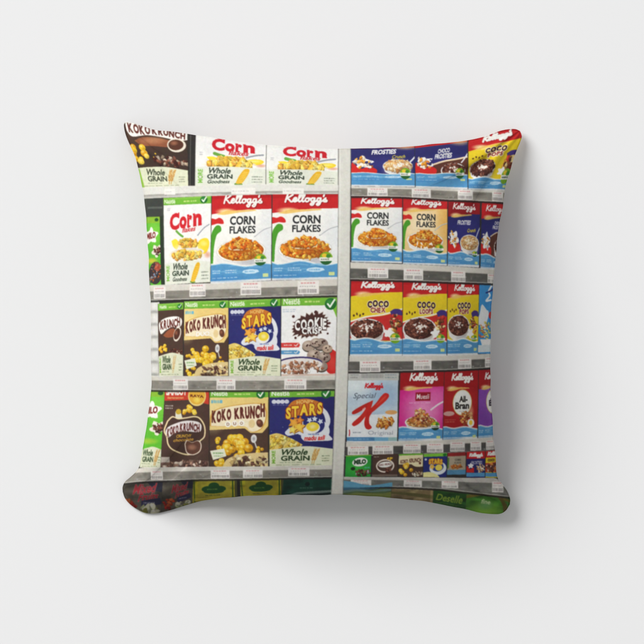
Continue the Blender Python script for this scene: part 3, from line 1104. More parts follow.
# row 4 left
milo_side([(146, 389.5), (166.5, 389.5), (161.5, 467.5), (139.5, 467.5)], False)
ramadan_box([(165.6, 389.5), (210.2, 389), (209.6, 466.6), (160.8, 467.6)])
koko_duo([(210.6, 389.2), (269.2, 388.6), (268.6, 465.4), (210.0, 466.4)], True, 14)
stars([(270.3, 389), (334.4, 388), (333.0, 464.4), (269.8, 465.4)], 6)

# row 5 left: bags and packets
def foil(q, c, sd):
    box(q, 44)
    rect(0, 0, 1, 1, c)
    r = random.Random(sd)
    for i in range(26):
        soft(r.random(), r.random(), r.uniform(.05, .25), r.uniform(.05, .25), tuple(min(255, v * g) for g in [r.choice([.5, .7, 1.25, 1.45])] for v in c), .5)


for k, q in enumerate([[(120, 478), (166, 480), (163, 516), (116, 518)], [(163, 480), (194, 479), (192, 506), (160, 516)]]):
    foil(q, (112, 104, 92), 3 + k)
    poly([(.55, 0), (1, 0), (1, .35), (.75, .3)], (56, 58, 78))
    text('Mixed', (.3, .12, .82, .38), (206, 60, 74), .03, .3, .3, 0, (220, 190, 180), .25)
    text('Fruits', (.42, .36, .88, .58), (206, 50, 66), .03, .3, .3, 0, (220, 190, 180), .25)
    poly([(.5, .58), (.9, .5), (.95, .68), (.5, .78)], (60, 58, 96))
    micro((.55, .6, .86, .68), (200, 200, 220), 1, 4)
    bits(.2, .72, .2, .14, [(226, 74, 30), (190, 40, 30), (236, 120, 60)], 16, .08, 3 + k)
    bits(.7, .86, .24, .16, [(222, 220, 180), (196, 206, 150), (230, 226, 200), (150, 150, 60)], 22, .1, 7 + k)
    end()
for k, (q) in enumerate([[(193.5, 479), (235, 478), (235, 503), (191.5, 506)], [(240.5, 478), (281.5, 477), (281.5, 500), (240.5, 503)]]):
    foil(q, (212, 196, 40), 9 + k)
    stroke([(.02, 0), (.06, 1)], 1.2, (70, 110, 30))
    stroke([(.95, 0), (.95, 1)], 1.6, (70, 110, 30))
    rect(.12, .06, .9, .7, (196, 184, 60), .6)
    for (x, y, rx, ry) in ((.5, .28, .13, .14), (.36, .4, .15, .12), (.64, .4, .15, .12), (.5, .5, .24, .08)):
        ell(x, y, rx, ry, (34, 96, 40))
    micro((.34, .36, .66, .46), (140, 180, 80), 1, 3)
    micro((.3, .62, .72, .68), (70, 90, 30), 1, 5)
    rect(.05, .74, .9, .86, (226, 206, 60), .7)
    end()
    rect(q[1][0] + .3, 477, q[1][0] + 2.2, 506, (110, 110, 60))
foil([(284, 477), (332, 476), (331, 498), (281.5, 499)], (30, 92, 74), 15)
ell(.5, .32, .05, .1, (20, 50, 46))
micro((.35, .46, .7, .54), (150, 190, 170), 1, 3, .8)
poly([(.05, .86), (.3, .7), (.6, .66), (1, .62), (1, .72), (.5, .82), (.2, .95)], (190, 206, 200), .8)
poly([(.0, .98), (.3, .8), (1, .74), (1, .8), (.4, .92)], (20, 40, 38), .8)
end()

# left shelf edges
shelf([(132, 188), (190, 187), (270, 185.6), (338.5, 186.4)], [(142, 198.8), (190, 197.6), (270, 195.6), (338.5, 195.2)], .7, (222, 222, 216), (190, 188, 184), 1, False)
for a, b in ((165, 176), (232, 256), (283, 304)):
    rect(a, 189.2, b, 195.2, (236, 235, 230))
    micro((a + 1, 191.5, b - 1, 193), (150, 150, 156), 1, int(a), .6)
shelf([(148, 285.6), (215, 283.8), (272, 281.6), (338, 279.8)], [(150, 300.6), (215, 299), (272, 297.4), (337, 295.8)], .42, sd=2)
for t in ((154, 287, 166.5, 299, 1), (190.6, 284.2, 206.8, 297, 2), (241.6, 282.6, 262, 295.6, 3), (298, 281.8, 319, 294.8, 4)):
    tag(*t, sk=-.4)
shelf([(151, 376), (215, 375.8), (272, 375.6), (336, 375)], [(151, 390), (215, 389.6), (272, 389.2), (335, 388)], .34, sd=3)
for t in ((174, 378.4, 189, 389.4, 5), (217.6, 378.2, 236.4, 389.4, 6), (284.8, 377.8, 306.6, 388.8, 7)):
    tag(*t)
shelf([(136, 469), (145, 467.6), (210, 466.4), (334, 464.6)], [(119, 484), (140, 481.6), (190, 479.4), (332, 476.2)], .34, sd=4)
for t in ((151, 470.4, 163, 479.8, 8), (211, 469.4, 230, 478, 9), (243.4, 468.8, 263, 477.2, 10), (288.4, 466.6, 309.6, 475.4, 11)):
    tag(*t, sk=-.3)

# row 1 right
frosties([(350.8, 147.2), (414.4, 145.8), (414.4, 188), (351, 187.2)], ['FROSTIES'], False, False, sd=3, bw=(.73, .5, .22, .16))
frosties([(414.6, 146.5), (467.4, 139.6), (467.0, 190), (414.8, 188.4)], ['CHOCO', 'FROSTIES'], True, False, sd=5, bw=(.72, .62, .22, .15))
coco([(468.2, 138.6), (528, 122.5), (506.5, 191), (467.4, 190)], 'POPS', False, (.3, .62, .26, .15), (.24, .045, .76, .175), 8, foot=.8, top=(.24, .22))
# row 2 right
corn_flakes([(351, 197), (401.6, 197.6), (401.2, 264), (350.8, 262.8)], False, (.17, .025, .84, .15), 11)
corn_flakes([(402.2, 197.8), (446.6, 199), (446.0, 266.2), (401.8, 264.6)], True, (.17, .03, .86, .145), 13)
frosties([(447.2, 200.4), (479.6, 201.8), (478.4, 267.8), (446.4, 266.4)], ['FROSTIES'], False, True, True, 7)
frosties([(481, 202), (512, 203), (505, 271), (479.6, 268.8)], ['CHOCO', 'FROSTIES'], True, True, False, 9, bw=(.8, .66, .28, .14), cut=True)
# row 3 right
coco([(350.6, 280), (401.6, 280), (401.4, 355.4), (349.4, 355.6)], 'CHEX', True, (.32, .66, .32, .14), (.18, .03, .84, .14), 2)
coco([(402, 281.6), (446.2, 281.8), (445.6, 355.4), (401.4, 355.6)], 'LOOPS', True, (.38, .64, .36, .15), (.18, .03, .86, .145), 4)
coco([(446.4, 282.4), (478.4, 283), (477.4, 354.6), (446, 355.2)], 'POPS', False, (.36, .6, .33, .15), (.2, .03, .86, .15), 6)
box([(478.6, 281.6), (503, 281), (503, 353.4), (477.2, 353.6)], 30)
rect(0, 0, 1, 1, (62, 146, 214))
stroke([(.55, .05), (.4, .14), (.45, .2), (.3, .27), (.5, .26)], 2.2, (236, 240, 246))
stroke([(.3, .16), (.5, .13), (.6, .1)], 1.8, (40, 50, 120))
poly(ell_pts(.2, .5, .2, .16, 0, 24, .15, 4, 3), (232, 236, 240))
ell(.5, .47, .08, .05, (206, 50, 50))
bits(.3, .68, .3, .12, [(240, 214, 110), (226, 150, 90), (206, 210, 110), (250, 236, 200), (216, 110, 90)], 50, .06, 4)
poly([(.08, .8), (.6, .8), (.5, .93), (.2, .93)], (240, 240, 240))
rect(0, .88, .55, .98, (214, 226, 232))
micro((.55, .9, .9, .95), (40, 60, 110), 1, 4)
end()
# row 4 right
special([(347.4, 379), (397.4, 378.8), (396.6, 440.8), (346.4, 440.6)])
poly([(347.6, 371.2), (398, 370.6), (397.8, 379.6), (347.6, 379.8)], (190, 192, 188))
for i in range(26):
    rect(361 + i * .85, 373.2, 361.45 + i * .85, 377.4, (120, 120, 118), .7)
micro((350, 373, 360, 378), (130, 130, 130), 2, 4, .7)
micro((384, 373, 397, 378), (120, 140, 150), 2, 6, .7)
muesli([(399.4, 371), (443.2, 370.6), (441.6, 439.4), (397.4, 440)])
allbran([(443.4, 370.2), (477.8, 369.4), (476.6, 438), (441.8, 438.8)])
allbran([(478, 369.4), (508, 368.6), (508, 436.4), (477.2, 437.6)], True)

# bottom right packets
foil([(341, 478), (392.4, 481), (391, 498), (341, 498)], (120, 152, 96), 4)
poly(smooth([(0, 0), (.3, .02), (.7, .1), (1, .05)]).tolist() + [(1, .35), (.6, .5), (.3, .55), (0, .6)], (84, 148, 186))
poly(smooth([(0, .62), (.3, .5), (.6, .55), (1, .4)]).tolist() + [(1, .55), (.6, .66), (.3, .62), (0, .75)], (150, 190, 190), .8)
poly(smooth([(0, .85), (.4, .7), (.8, .72), (1, .6)]).tolist() + [(1, 1), (0, 1)], (176, 186, 84), .8)
micro((.3, .22, .7, .32), (60, 100, 140), 1, 3, .6)
end()
foil([(391.4, 484), (435, 486), (433, 504), (391, 498)], (186, 160, 112), 8)
poly([(0, .5), (.4, .45), (1, .5), (1, .7), (0, .66)], (120, 120, 60), .7)
micro((.1, .2, .9, .34), (216, 196, 150), 1, 4, .7)
end()
foil([(433, 486), (467.5, 488), (466, 511), (432.6, 503)], (44, 96, 38), 12)
text('Deselle', (.08, .36, .9, .74), (150, 176, 60), .02, .3, .1)
poly([(.0, .05), (.4, .1), (.8, .04), (1, .1), (1, .22), (.5, .26), (0, .2)], (60, 110, 40), .9)
micro((.1, .82, .9, .9), (120, 150, 60), 1, 4, .6)
end()
foil([(466, 487), (514, 494), (514, 518), (465, 512)], (74, 136, 46), 17)
soft(.4, .95, .5, .6, (150, 206, 70), .95)
soft(.4, .6, .2, .25, (120, 180, 120), .7)
poly(smooth([(.0, .3), (.3, .1), (.6, .08), (.95, .3)]).tolist() + [(.95, .4), (.6, .2), (.3, .24), (0, .42)], (130, 112, 40), .9)
poly(smooth([(.62, .15), (.75, .5), (.78, 1)]).tolist() + [(.9, 1), (.85, .5), (.72, .12)], (110, 92, 34), .9)
text('fine', (.3, .36, .52, .55), (214, 230, 180), .02, .3)
end()

# right shelf edges
shelf([(351, 187.6), (414, 188.6), (467, 190.4), (508, 191)], [(351, 197.2), (402, 198), (447, 200.6), (508, 202.6)], .22, sd=6)
for t in ((367, 189, 387, 197, 12), (411, 189.6, 430, 198.6, 13), (457, 190.6, 472, 200.2, 14), (491.6, 192, 503, 201.6, 15)):
    tag(*t, sk=.3)
shelf([(350, 263.4), (402, 265), (447, 266.8), (505, 270)], [(350, 279.8), (402, 281), (447, 282.4), (505, 284)], .36, cf=(98, 97, 92), sd=7)
for t in ((367, 268.4, 387.4, 278.6, 16), (402.6, 269.2, 422, 280.4, 17), (450, 271.2, 464.4, 282.2, 18), (487, 274, 496, 283, 19)):
    tag(*t, sk=.3)
shelf([(349, 355.8), (402, 355.8), (447, 355.4), (505, 353.4)], [(348, 371), (402, 370.4), (447, 369.6), (505, 367)], .36, cf=(100, 98, 94), sd=8)
for t in ((359.2, 360.4, 379.6, 371.6, 20), (412.4, 359.4, 430.4, 369.4, 21), (457, 358.4, 470.6, 368.4, 22), (484.6, 357.4, 493, 367, 23)):
    tag(*t, sk=-.2)
shelf([(346, 441), (402, 440.2), (447, 439), (505, 436.6)], [(345, 455.2), (402, 454), (447, 452.4), (505, 450.6)], .34, cf=(84, 82, 80), sd=9)
for t in ((347.4, 445.2, 368, 454, 24), (372, 444.4, 392.6, 453.4, 25), (402.4, 443, 420, 452.4, 26), (426, 442.4, 442.4, 451.6, 27), (449.2, 441.2, 464, 450.8, 28), (469.6, 440.8, 480.6, 450, 29), (485.4, 440, 494, 449.4, 30)):
    tag(*t, sk=-.2)

# mini packets
box([(345.6, 454.4), (371, 453.4), (370.4, 475.8), (344.8, 476)], 30)
rect(0, 0, 1, 1, (44, 160, 60))
soft(.4, .6, .5, .4, (70, 190, 70), .7)
rect(0, 0, 1, .05, (120, 180, 60))
ell(.56, .32, .3, .2, WHITE, 1, -.15)
text('MILO', (.33, .2, .8, .42), (40, 70, 44), .06, 0, .1)
ell(.3, .62, .09, .08, (30, 60, 30))
bits(.7, .82, .3, .14, CHOC + [(190, 180, 190)], 30, .06, 3)
micro((.75, .52, 1, .64), (110, 200, 220), 1, 3)
end()
box([(372.4, 453.4), (397.6, 452.8), (397.2, 475.6), (371.6, 475.8)], 30)
rect(0, 0, 1, 1, BROWN)
soft(.5, .5, .5, .4, (98, 70, 58), .6)
stroke(ell_pts(.5, .52, .33, .27) + [(.83, .52)], 1.6, (240, 226, 214), 1, False)
ell(.5, .46, .27, .13, WHITE, 1, -.1)
text('KOKO', (.26, .425, .44, .515), (104, 48, 40), .02, rise=.15)
text('KRUNCH', (.48, .395, .74, .49), (104, 48, 40), .02, rise=.15)
bits(.6, .72, .12, .1, CHOC + [(220, 190, 170)], 14, .06, 4)
golden_heap([(.68, .14, .11, 6)], 4)
rect(0, .9, 1, 1, (120, 104, 94))
micro((.05, .08, .3, .14), (220, 214, 206), 1, 3)
end()
box([(398.2, 453), (422.4, 452.2), (422, 476), (397.8, 475.6)], 30)
rect(0, 0, 1, 1, BROWN)
rect(0, 0, 1, .46, (238, 226, 180))
rect(0, 0, 1, .07, GREENTOP)
text('KOKO', (.07, .25, .38, .42), (96, 50, 44), .03, rise=.15)
text('KRUNCH', (.44, .2, .93, .38), (96, 50, 44), .03, rise=.12)
poly(smooth([(.5, .44), (.8, .46), (1, .44), (1, .55), (.7, .56), (.5, .44)]), (238, 226, 180))
golden_heap([(.3, .7, .24, 14)], 6)
bits(.75, .88, .25, .1, [(226, 206, 170), (150, 120, 96), (240, 230, 206)], 24, .06, 4)
ell(.88, .42, .05, .05, (110, 60, 46))
end()
box([(422.8, 453), (446.2, 452), (446, 476.4), (422.4, 476.2)], 30)
rect(0, 0, 1, 1, (40, 50, 124))
rect(0, 0, 1, .13, (126, 200, 60))
ell(.9, .07, .08, .06, (30, 120, 40))
ell(.62, .62, .36, .28, (226, 234, 240))
ell(.6, .56, .26, .2, (50, 70, 150))
ell(.66, .6, .15, .13, (246, 222, 90))
jig('STARS', (.24, .2, .8, .46), (250, 200, 60), .05, (214, 120, 30), .8, rise=-.1, arc=.15, sd=3)
poly(star_pts(.38, .56, .14, .4), (246, 190, 80))
poly(smooth([(0, .8), (.3, .78), (.6, .9), (.7, 1)]).tolist() + [(0, 1)], (232, 224, 150))
ell(.1, .24, .05, .05, (210, 214, 230))
end()
box([(446.8, 452), (465.2, 451.4), (465, 473.6), (446.2, 474)], 26)
rect(0, 0, 1, 1, (170, 158, 136))
rect(0, 0, 1, .16, (150, 40, 40))
text('CORN', (.4, .28, .72, .38), (90, 84, 76), .04)
text('FLAKES', (.38, .42, .74, .5), (90, 84, 76), .03)
poly([(0, .2), (.1, .24), (.08, .7), (0, .72)], (90, 130, 60))
bits(.5, .64, .3, .08, [(206, 130, 50), (180, 100, 40)], 30, .07, 3)
rect(0, .78, 1, 1, (84, 140, 180))
end()
box([(465.8, 451.2), (484.6, 450.6), (484.4, 477), (465.4, 476.6)], 26)
rect(0, 0, 1, 1, NAVY)
rect(0, 0, 1, .28, RED)
script((.14, .07, .86, .24), WHITE, 1.6)
text('FROSTIES', (.25, .37, .85, .49), WHITE, .015, .2)
poly(smooth([(0, .8), (.03, .55), (.2, .68), (.4, .62), (.42, .82)]), (214, 40, 36))
splash(.24, .55, .13, .09, 3)
bits(.75, .66, .24, .17, [(230, 190, 140), (250, 236, 210), (206, 150, 96)], 30, .07, 4)
rect(0, .82, 1, .97, BLUE)
end()
box([(485, 450.6), (504, 450), (504, 477.6), (484.8, 477)], 26)
rect(0, 0, 1, 1, YEL)
rect(0, 0, 1, .25, RED)
script((.1, .05, .9, .22), WHITE, 1.8)
text('COCO', (.12, .3, .5, .4), (80, 50, 40), .06)
poly([(0, .46), (1, .4), (1, .8), (0, .8)], (190, 70, 46))
bits(.3, .62, .3, .17, CHOC + [(240, 230, 220), (226, 140, 60)], 36, .09, 4)
rect(0, .82, 1, .97, BLUE)
end()
shelf([(342, 476.2), (420, 476.8), (496, 477.8), (516, 490)], [(342, 485.2), (405, 486.6), (440, 488.2), (516, 497.5)], .3, (196, 192, 186), (120, 120, 114), sd=10)
for t in ((350.6, 478.8, 371, 485.2, 31), (403.4, 479.2, 421.4, 486, 32), (441, 480, 457.6, 487.2, 33), (491.6, 481, 503, 491.6, 34)):
    tag(*t, sk=.4)
poly(smooth([(341, 479.5), (352, 481), (370, 484.6), (392, 481.5)]).tolist() + [(392, 486), (342, 488)], (96, 160, 194))

# white upright between the two bays
poly([(338.6, 110), (351.2, 110), (350.4, 200), (349.6, 250), (349, 320), (346.9, 400), (344, 460), (342, 530), (329, 530), (331.6, 480), (334.6, 400), (337, 300), (338.2, 200)], (212, 212, 205))
stroke([(338.4, 110), (338.2, 200), (337, 300), (334.6, 400), (331.4, 490), (329, 530)], .7, (110, 108, 104), .6)
stroke([(350.9, 110), (350.2, 200), (348.9, 320), (346.8, 400), (343.6, 470), (342, 530)], .8, (100, 98, 96), .6)
stroke([(340.4, 110), (340, 200), (338.8, 300), (336.6, 400), (333.4, 490)], .6, (236, 236, 232), .6)
rect(329, 494, 346, 530, (150, 150, 140), .5)

# grain of a photographic print
lum = nz((NY, NX), 5, 3) - .5 + .7 * (nz((NY, NX), 14, 4) - .5) + .5 * (nz((NY, NX), 60, 6) - .5)
canvas *= (1 + 0.05 * lum)[..., None]
canvas += 0.022 * np.stack([nz((NY, NX), 9, 20 + i) - .5 for i in range(3)], -1)
# the bottom shelf of the printed picture is dim, and the picture has photographic contrast
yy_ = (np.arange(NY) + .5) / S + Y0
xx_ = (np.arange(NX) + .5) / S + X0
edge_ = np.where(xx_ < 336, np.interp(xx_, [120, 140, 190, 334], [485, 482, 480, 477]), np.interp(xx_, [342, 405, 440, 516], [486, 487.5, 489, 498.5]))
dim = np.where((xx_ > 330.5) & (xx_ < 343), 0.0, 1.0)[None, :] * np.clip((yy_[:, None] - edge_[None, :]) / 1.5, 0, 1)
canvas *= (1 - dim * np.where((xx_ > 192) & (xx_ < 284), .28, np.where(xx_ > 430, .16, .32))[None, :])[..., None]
canvas = np.clip(canvas, 0, 1)
canvas = canvas - 0.012 * np.sin(2 * np.pi * canvas)
grey_ = canvas.mean(-1, keepdims=True)
canvas = grey_ + 0.93 * (canvas - grey_)
canvas *= np.array([1.0, .992, .972], np.float32)
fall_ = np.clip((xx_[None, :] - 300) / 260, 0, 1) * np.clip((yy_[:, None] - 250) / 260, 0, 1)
canvas *= (1 - .10 * fall_)[..., None]     # the print colour gets darker towards its lower right corner
canvas = np.clip(canvas, 0, 1)


def blur(im, s):
    r = int(math.ceil(3 * s))
    k = np.exp(-0.5 * (np.arange(-r, r + 1) / s) ** 2)
    k /= k.sum()
    for ax in (0, 1):
        p = np.pad(im, [(r, r) if i == ax else (0, 0) for i in range(3)], 'edge')
        n = im.shape[ax]
        o = np.zeros_like(im)
        for i, w in enumerate(k):
            o += np.float32(w) * (p[i:i + n] if ax == 0 else p[:, i:i + n])
        im = o
    return im


canvas = blur(canvas, 0.36 * S)
lin = np.where(canvas <= 0.04045, canvas / 12.92, ((canvas + 0.055) / 1.055) ** 2.4).astype(np.float32)
lin = 0.006 + lin * 0.84          # ink on matt cotton


def print_at(x, y):
    fx = np.clip((x - X0) * S - .5, 0, NX - 1.001)
    fy = np.clip((y - Y0) * S - .5, 0, NY - 1.001)
    ix, iy = fx.astype(int), fy.astype(int)
    tx, ty = (fx - ix)[..., None], (fy - iy)[..., None]
    a = lin[iy, ix] * (1 - tx) + lin[iy, ix + 1] * tx
    b = lin[iy + 1, ix] * (1 - tx) + lin[iy + 1, ix + 1] * tx
    return a * (1 - ty) + b * ty


# ------------------------------------------------------------------ cushion shape
TOP = [(125.2, 122.8), (128, 122.4), (131, 123.2), (144, 127), (159.7, 131), (187, 134.6), (221.8, 139.8), (250, 143.6), (265, 145.8), (299.7, 148), (338, 149.6), (374, 148.8), (404, 147.4), (440, 144.4), (468, 141), (481.8, 137.4), (499, 131.8), (508, 130), (515, 129.8), (519.4, 131.4)]
RIGHT = [(519.4, 131.4), (520.8, 134.6), (520.8, 138.6), (516.6, 150), (509.5, 169), (505, 184.5), (502, 206), (499, 222), (496.7, 239), (494.2, 263), (492.2, 285), (490.6, 314), (489.6, 340), (489.7, 376), (490.5, 400), (492, 432), (494.2, 452), (496.9, 476), (501.5, 484), (506.4, 491.4), (509, 498.4), (508.8, 504)]
BOTTOM = [(123.2, 492), (124.8, 497.4), (128, 502), (133, 506.4), (140, 510.4), (147, 512.8), (157, 513.6), (169.6, 510.8), (192, 503.6), (216.8, 498.4), (239, 496), (270, 494.6), (310, 494), (345, 494.4), (370, 495.4), (390, 496.8), (412, 499), (433.4, 502.2), (452, 505.8), (469.4, 509), (482, 511.6), (492, 513), (500, 512.8), (505.4, 509.6), (508.8, 504)]
LEFT = [(125.2, 122.8), (124.6, 126), (126.4, 135), (132.4, 150), (137.3, 162), (142, 182), (145, 197), (146.6, 216), (147.8, 236), (149.6, 264), (150.8, 296), (151.6, 324), (151.8, 352), (152, 378), (150.8, 400), (147.6, 424), (144.6, 444), (140.6, 462), (136.6, 471), (130.6, 477.6), (125.6, 482), (123.2, 487), (123.2, 492)]


def resample(pts, n):
    p = smooth(pts, 8)
    d = np.concatenate([[0], np.cumsum(np.linalg.norm(np.diff(p, axis=0), axis=1))])
    t = np.linspace(0, d[-1], n)
    q = np.stack([np.interp(t, d, p[:, 0]), np.interp(t, d, p[:, 1])], 1)
    k = t / d[-1]
    tn = np.gradient(q, axis=0)
    tn /= np.linalg.norm(tn, axis=1)[:, None] + 1e-9
    ph = p[0, 0] + p[-1, 1]
    am = np.sin(np.pi * k) ** .5 * (.26 * np.sin(31 * k + ph) + .2 * np.sin(57 * k + 2 * ph) + .12 * np.sin(113 * k + ph)) + .55 * np.sin(44 * k + ph) * np.exp(-((np.abs(2 * k - 1) - .8) / .1) ** 2)
    return q + np.stack([-tn[:, 1], tn[:, 0]], 1) * am[:, None]


MM = 0.001
CAM_Z = 5.0
CX, CY = 322.0, 322.0
ZS = 0.052                         # height of the side seam above the table


def seam_z(U, V):
    """corners of the cushion dip towards the table"""
    a, b = np.abs(U), np.abs(V)
    drop = 0.045 + 0.0045 * (U < 0) * (V > 0) - 0.009 * (U > 0) * (V > 0)
    t = np.clip((a - .2) / .55, 0, 1)
    g = np.where((U < 0) & (V > 0), t * t * (3 - 2 * t), a ** (2.2 + 0.4 * ((U > 0) & (V > 0))))
    return ZS - drop * g * b ** 2.2


def sheet(n, side):
    u = np.linspace(0, 1, n)
    # cluster rows a little towards the seam
    u = u - 0.045 * np.sin(4 * np.pi * u) / (2 * np.pi) * 1.6
    T, B, L, R = resample(TOP, 2001), resample(BOTTOM, 2001), resample(LEFT, 2001), resample(RIGHT, 2001)
    k = np.linspace(0, 1, 2001)
    at = lambda C: np.stack([np.interp(u, k, C[:, 0]), np.interp(u, k, C[:, 1])], 1)
    T, B, L, R = at(T), at(B), at(L), at(R)
    uu, vv = np.meshgrid(u, u)
    p = ((1 - vv)[..., None] * T[None] + vv[..., None] * B[None] + (1 - uu)[..., None] * L[:, None] + uu[..., None] * R[:, None]
         - ((1 - uu) * (1 - vv))[..., None] * T[0] - (uu * (1 - vv))[..., None] * T[-1]
         - ((1 - uu) * vv)[..., None] * B[0] - (uu * vv)[..., None] * B[-1])
    U, V = 2 * uu - 1, 2 * vv - 1
    f = np.clip((1 - U ** 2), 0, 1) ** 0.68 * np.clip((1 - V ** 2), 0, 1) ** 0.68
    zs = seam_z(U, V)
    if side > 0:
        z = zs + 0.076 * f
        # soft tension folds running in from the seams and corners
        r = np.random.RandomState(5)
        du, dv = np.minimum(uu, 1 - uu), np.minimum(vv, 1 - vv)
        fold = np.zeros_like(z)
        for i in range(9):
            ph = r.uniform(0, 6.28, 4)
            fr = r.uniform(9, 26)
            fold += np.sin(fr * uu + ph[0] + 3 * vv) * np.exp(-dv / .05) * (1 - np.exp(-dv / .012)) * r.uniform(.3, 1)
            fold += np.sin(fr * vv + ph[1] + 3 * uu) * np.exp(-du / .05) * (1 - np.exp(-du / .012)) * r.uniform(.3, 1)
        z = z + 0.0017 * fold
        wave = np.zeros_like(z)
        for i in range(10):
            a = r.uniform(0, 6.28)
            fr = r.uniform(5, 16)
            wave += np.sin(fr * (np.cos(a) * uu + np.sin(a) * vv) + r.uniform(0, 6.28))
        z = z + 0.0006 * wave * f
        for (cu, cv) in ((0, 0), (1, 0), (0, 1), (1, 1)):
            ru, rv = np.abs(uu - cu), np.abs(vv - cv)
            rad = np.sqrt(ru ** 2 + rv ** 2) + 1e-6
            th = np.arctan2(rv, ru)
            k_ = 9 + 2 * cu + cv
            cr = np.sin(th * k_ + 2.2 * cu + cv + 6 * rad)
            cr = np.sign(cr) * np.abs(cr) ** .7
            z = z + 0.0032 * cr * np.exp(-((rad - .15) / .1) ** 2) * np.sin(2 * th) ** 1.5
    else:
        z = np.maximum(zs - 0.066 * f, 0.0012)
    x = (p[..., 0] - CX) * MM
    y = (CY - p[..., 1]) * MM
    s = 1 - ZS / CAM_Z + 0.009 * (U * V) ** 2     # corners are pulled a little longer than the sides
    return x * s, y * s, z, p


def mesh_grid(name, n, side, mat, parent):
    x, y, z, p = sheet(n, side)
    co = np.stack([x, y, z], -1).reshape(-1, 3).astype(np.float32)
    idx = np.arange(n * n).reshape(n, n)
    a, b, c, d = idx[:-1, :-1], idx[:-1, 1:], idx[1:, 1:], idx[1:, :-1]
    q = np.stack([a, d, c, b] if side > 0 else [a, b, c, d], -1).reshape(-1, 4)
    return grid_obj(name, co, q, print_at(p[..., 0].ravel(), p[..., 1].ravel()), mat, parent)


def grid_obj(name, co, q, colr, mat, parent):
    me = bpy.data.meshes.new(name)
    me.vertices.add(len(co))
    me.vertices.foreach_set('co', co.ravel())
    me.loops.add(q.size)
    me.loops.foreach_set('vertex_index', q.ravel().astype(np.int32))
    me.polygons.add(len(q))
    me.polygons.foreach_set('loop_start', np.arange(0, q.size, 4, dtype=np.int32))
    me.polygons.foreach_set('use_smooth', np.ones(len(q), bool))
    me.update(calc_edges=True)
    at = me.color_attributes.new('print', 'FLOAT_COLOR', 'POINT')
    cc = np.ones((len(co), 4), np.float32)
    cc[:, :3] = colr
    at.data.foreach_set('color', cc.ravel())
    me.materials.append(mat)
    ob = bpy.data.objects.new(name, me)
    col_root.objects.link(ob)
    ob.parent = parent
    return ob


# ------------------------------------------------------------------ materials
def cloth_material():
    m = bpy.data.materials.new('printed_cotton')
    m.use_nodes = True
    nt = m.node_tree
    bs = nt.nodes['Principled BSDF']
    bs.inputs['Roughness'].default_value = 0.88
    bs.inputs['Specular IOR Level'].default_value = 0.08
    bs.inputs['Sheen Weight'].default_value = 0.0
    at = nt.nodes.new('ShaderNodeAttribute')
    at.attribute_name = 'print'
    tc = nt.nodes.new('ShaderNodeTexCoord')
    weave = []
    for ax in ('X', 'Y'):
        w = nt.nodes.new('ShaderNodeTexWave')
        w.wave_type = 'BANDS'
        w.bands_direction = ax
        w.inputs['Scale'].default_value = 230
        w.inputs['Distortion'].default_value = 1.2
        w.inputs['Detail'].default_value = 1
        nt.links.new(tc.outputs['Object'], w.inputs['Vector'])
        weave.append(w)
    ad = nt.nodes.new('ShaderNodeMath')
    ad.operation = 'ADD'
    nt.links.new(weave[0].outputs['Fac'], ad.inputs[0])
    nt.links.new(weave[1].outputs['Fac'], ad.inputs[1])
    bp = nt.nodes.new('ShaderNodeBump')
    bp.inputs['Strength'].default_value = 0.07
    bp.inputs['Distance'].default_value = 0.0004
    nt.links.new(ad.outputs[0], bp.inputs['Height'])
    nt.links.new(bp.outputs['Normal'], bs.inputs['Normal'])
    nt.links.new(at.outputs['Color'], bs.inputs['Base Color'])
    return m


def table_material():
    m = bpy.data.materials.new('matt_white_board')
    m.use_nodes = True
    nt = m.node_tree
    bs = nt.nodes['Principled BSDF']
    bs.inputs['Base Color'].default_value = (0.80, 0.80, 0.80, 1)
    bs.inputs['Roughness'].default_value = 0.95
    bs.inputs['Specular IOR Level'].default_value = 0.1
    n = nt.nodes.new('ShaderNodeTexNoise')
    n.inputs['Scale'].default_value = 600
    bp = nt.nodes.new('ShaderNodeBump')
    bp.inputs['Strength'].default_value = 0.03
    bp.inputs['Distance'].default_value = 0.0005
    nt.links.new(n.outputs['Fac'], bp.inputs['Height'])
    nt.links.new(bp.outputs['Normal'], bs.inputs['Normal'])
    return m


cloth = cloth_material()

# ------------------------------------------------------------------ the cushion
root = bpy.data.objects.new('throw_pillow', None)
col_root.objects.link(root)
root.location = (0, 0, 0)
root['label'] = 'square throw pillow printed with supermarket shelves of cereal boxes, lying on a plain white surface'
root['category'] = 'pillow'

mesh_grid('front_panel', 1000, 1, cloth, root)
mesh_grid('back_panel', 360, -1, cloth, root)


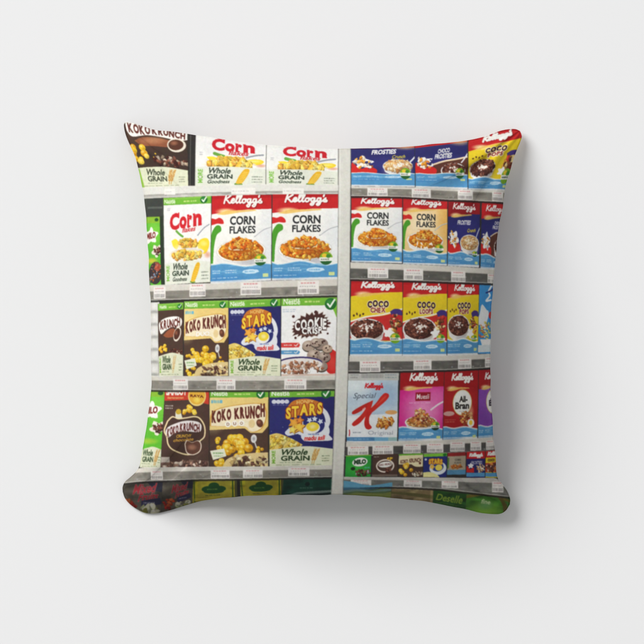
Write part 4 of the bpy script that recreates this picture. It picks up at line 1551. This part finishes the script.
def seam_tube():
    n = 700
    e = [resample(c, n) for c in (TOP, RIGHT, BOTTOM, LEFT)]
    loop = np.vstack([e[0][:-1], e[1][:-1], e[2][::-1][:-1], e[3][::-1][:-1]])
    t = np.linspace(0, 1, n)
    w_, o_ = (2 * t - 1)[:-1], np.ones(n - 1)
    zl = np.concatenate([seam_z(w_, -o_), seam_z(o_, w_), seam_z(-w_, o_), seam_z(-o_, -w_)])
    N = len(loop)
    s = 1 - ZS / CAM_Z + 0.009 * np.tile((2 * t[:-1] - 1) ** 2, 4)
    P = np.stack([(loop[:, 0] - CX) * MM * s, (CY - loop[:, 1]) * MM * s, zl], 1)
    tan = np.roll(P, -3, 0) - np.roll(P, 3, 0)
    tan /= np.linalg.norm(tan, axis=1)[:, None] + 1e-9
    out = np.stack([-tan[:, 1], tan[:, 0], np.zeros(N)], 1)
    k = 8
    co = []
    for i in range(k):
        a = 2 * math.pi * i / k
        co.append(P + out * 0.0007 * math.cos(a) + np.array([0, 0, 1]) * 0.0009 * math.sin(a))
    co = np.stack(co, 1).reshape(-1, 3).astype(np.float32)
    idx = np.arange(N * k).reshape(N, k)
    a, b = idx, np.roll(idx, -1, 0)
    q = np.stack([a, np.roll(a, -1, 1), np.roll(b, -1, 1), b], -1).reshape(-1, 4)
    c = print_at(np.repeat(loop[:, 0], k), np.repeat(loop[:, 1], k))
    return grid_obj('seam', co, q, c, cloth, root)


seam_tube()

# ------------------------------------------------------------------ table
me = bpy.data.meshes.new('table_surface')
R_ = 8.0
me.from_pydata([(-R_, -R_, 0), (R_, -R_, 0), (R_, R_, 0), (-R_, R_, 0)], [], [(0, 1, 2, 3)])
me.materials.append(table_material())
tb = bpy.data.objects.new('table_surface', me)
col_root.objects.link(tb)
tb['kind'] = 'structure'

# ------------------------------------------------------------------ light
w = bpy.data.worlds.new('World')
scene.world = w
w.use_nodes = True
w.node_tree.nodes['Background'].inputs['Color'].default_value = (1, 1, 1, 1)
w.node_tree.nodes['Background'].inputs['Strength'].default_value = 0.44

from mathutils import Vector
ld = bpy.data.lights.new('softbox', 'AREA')
ld.shape = 'DISK'
ld.size = 13.7
ld.energy = 4300
lo = bpy.data.objects.new('softbox', ld)
d = Vector((-0.78, 0.70, 0.84)).normalized()
lo.location = d * 20.0
lo.rotation_euler = d.to_track_quat('Z', 'Y').to_euler()
col_root.objects.link(lo)

# ------------------------------------------------------------------ camera
cd = bpy.data.cameras.new('camera')
cd.sensor_width = 36
cd.lens = 36 * CAM_Z / 0.644
cd.clip_start = 0.1
cd.clip_end = 60
co_ = bpy.data.objects.new('camera', cd)
co_.location = (0, 0, CAM_Z)
col_root.objects.link(co_)
scene.camera = co_

scene.view_settings.view_transform = 'Standard'
scene.view_settings.look = 'None'
scene.view_settings.exposure = 0
scene.view_settings.gamma = 1
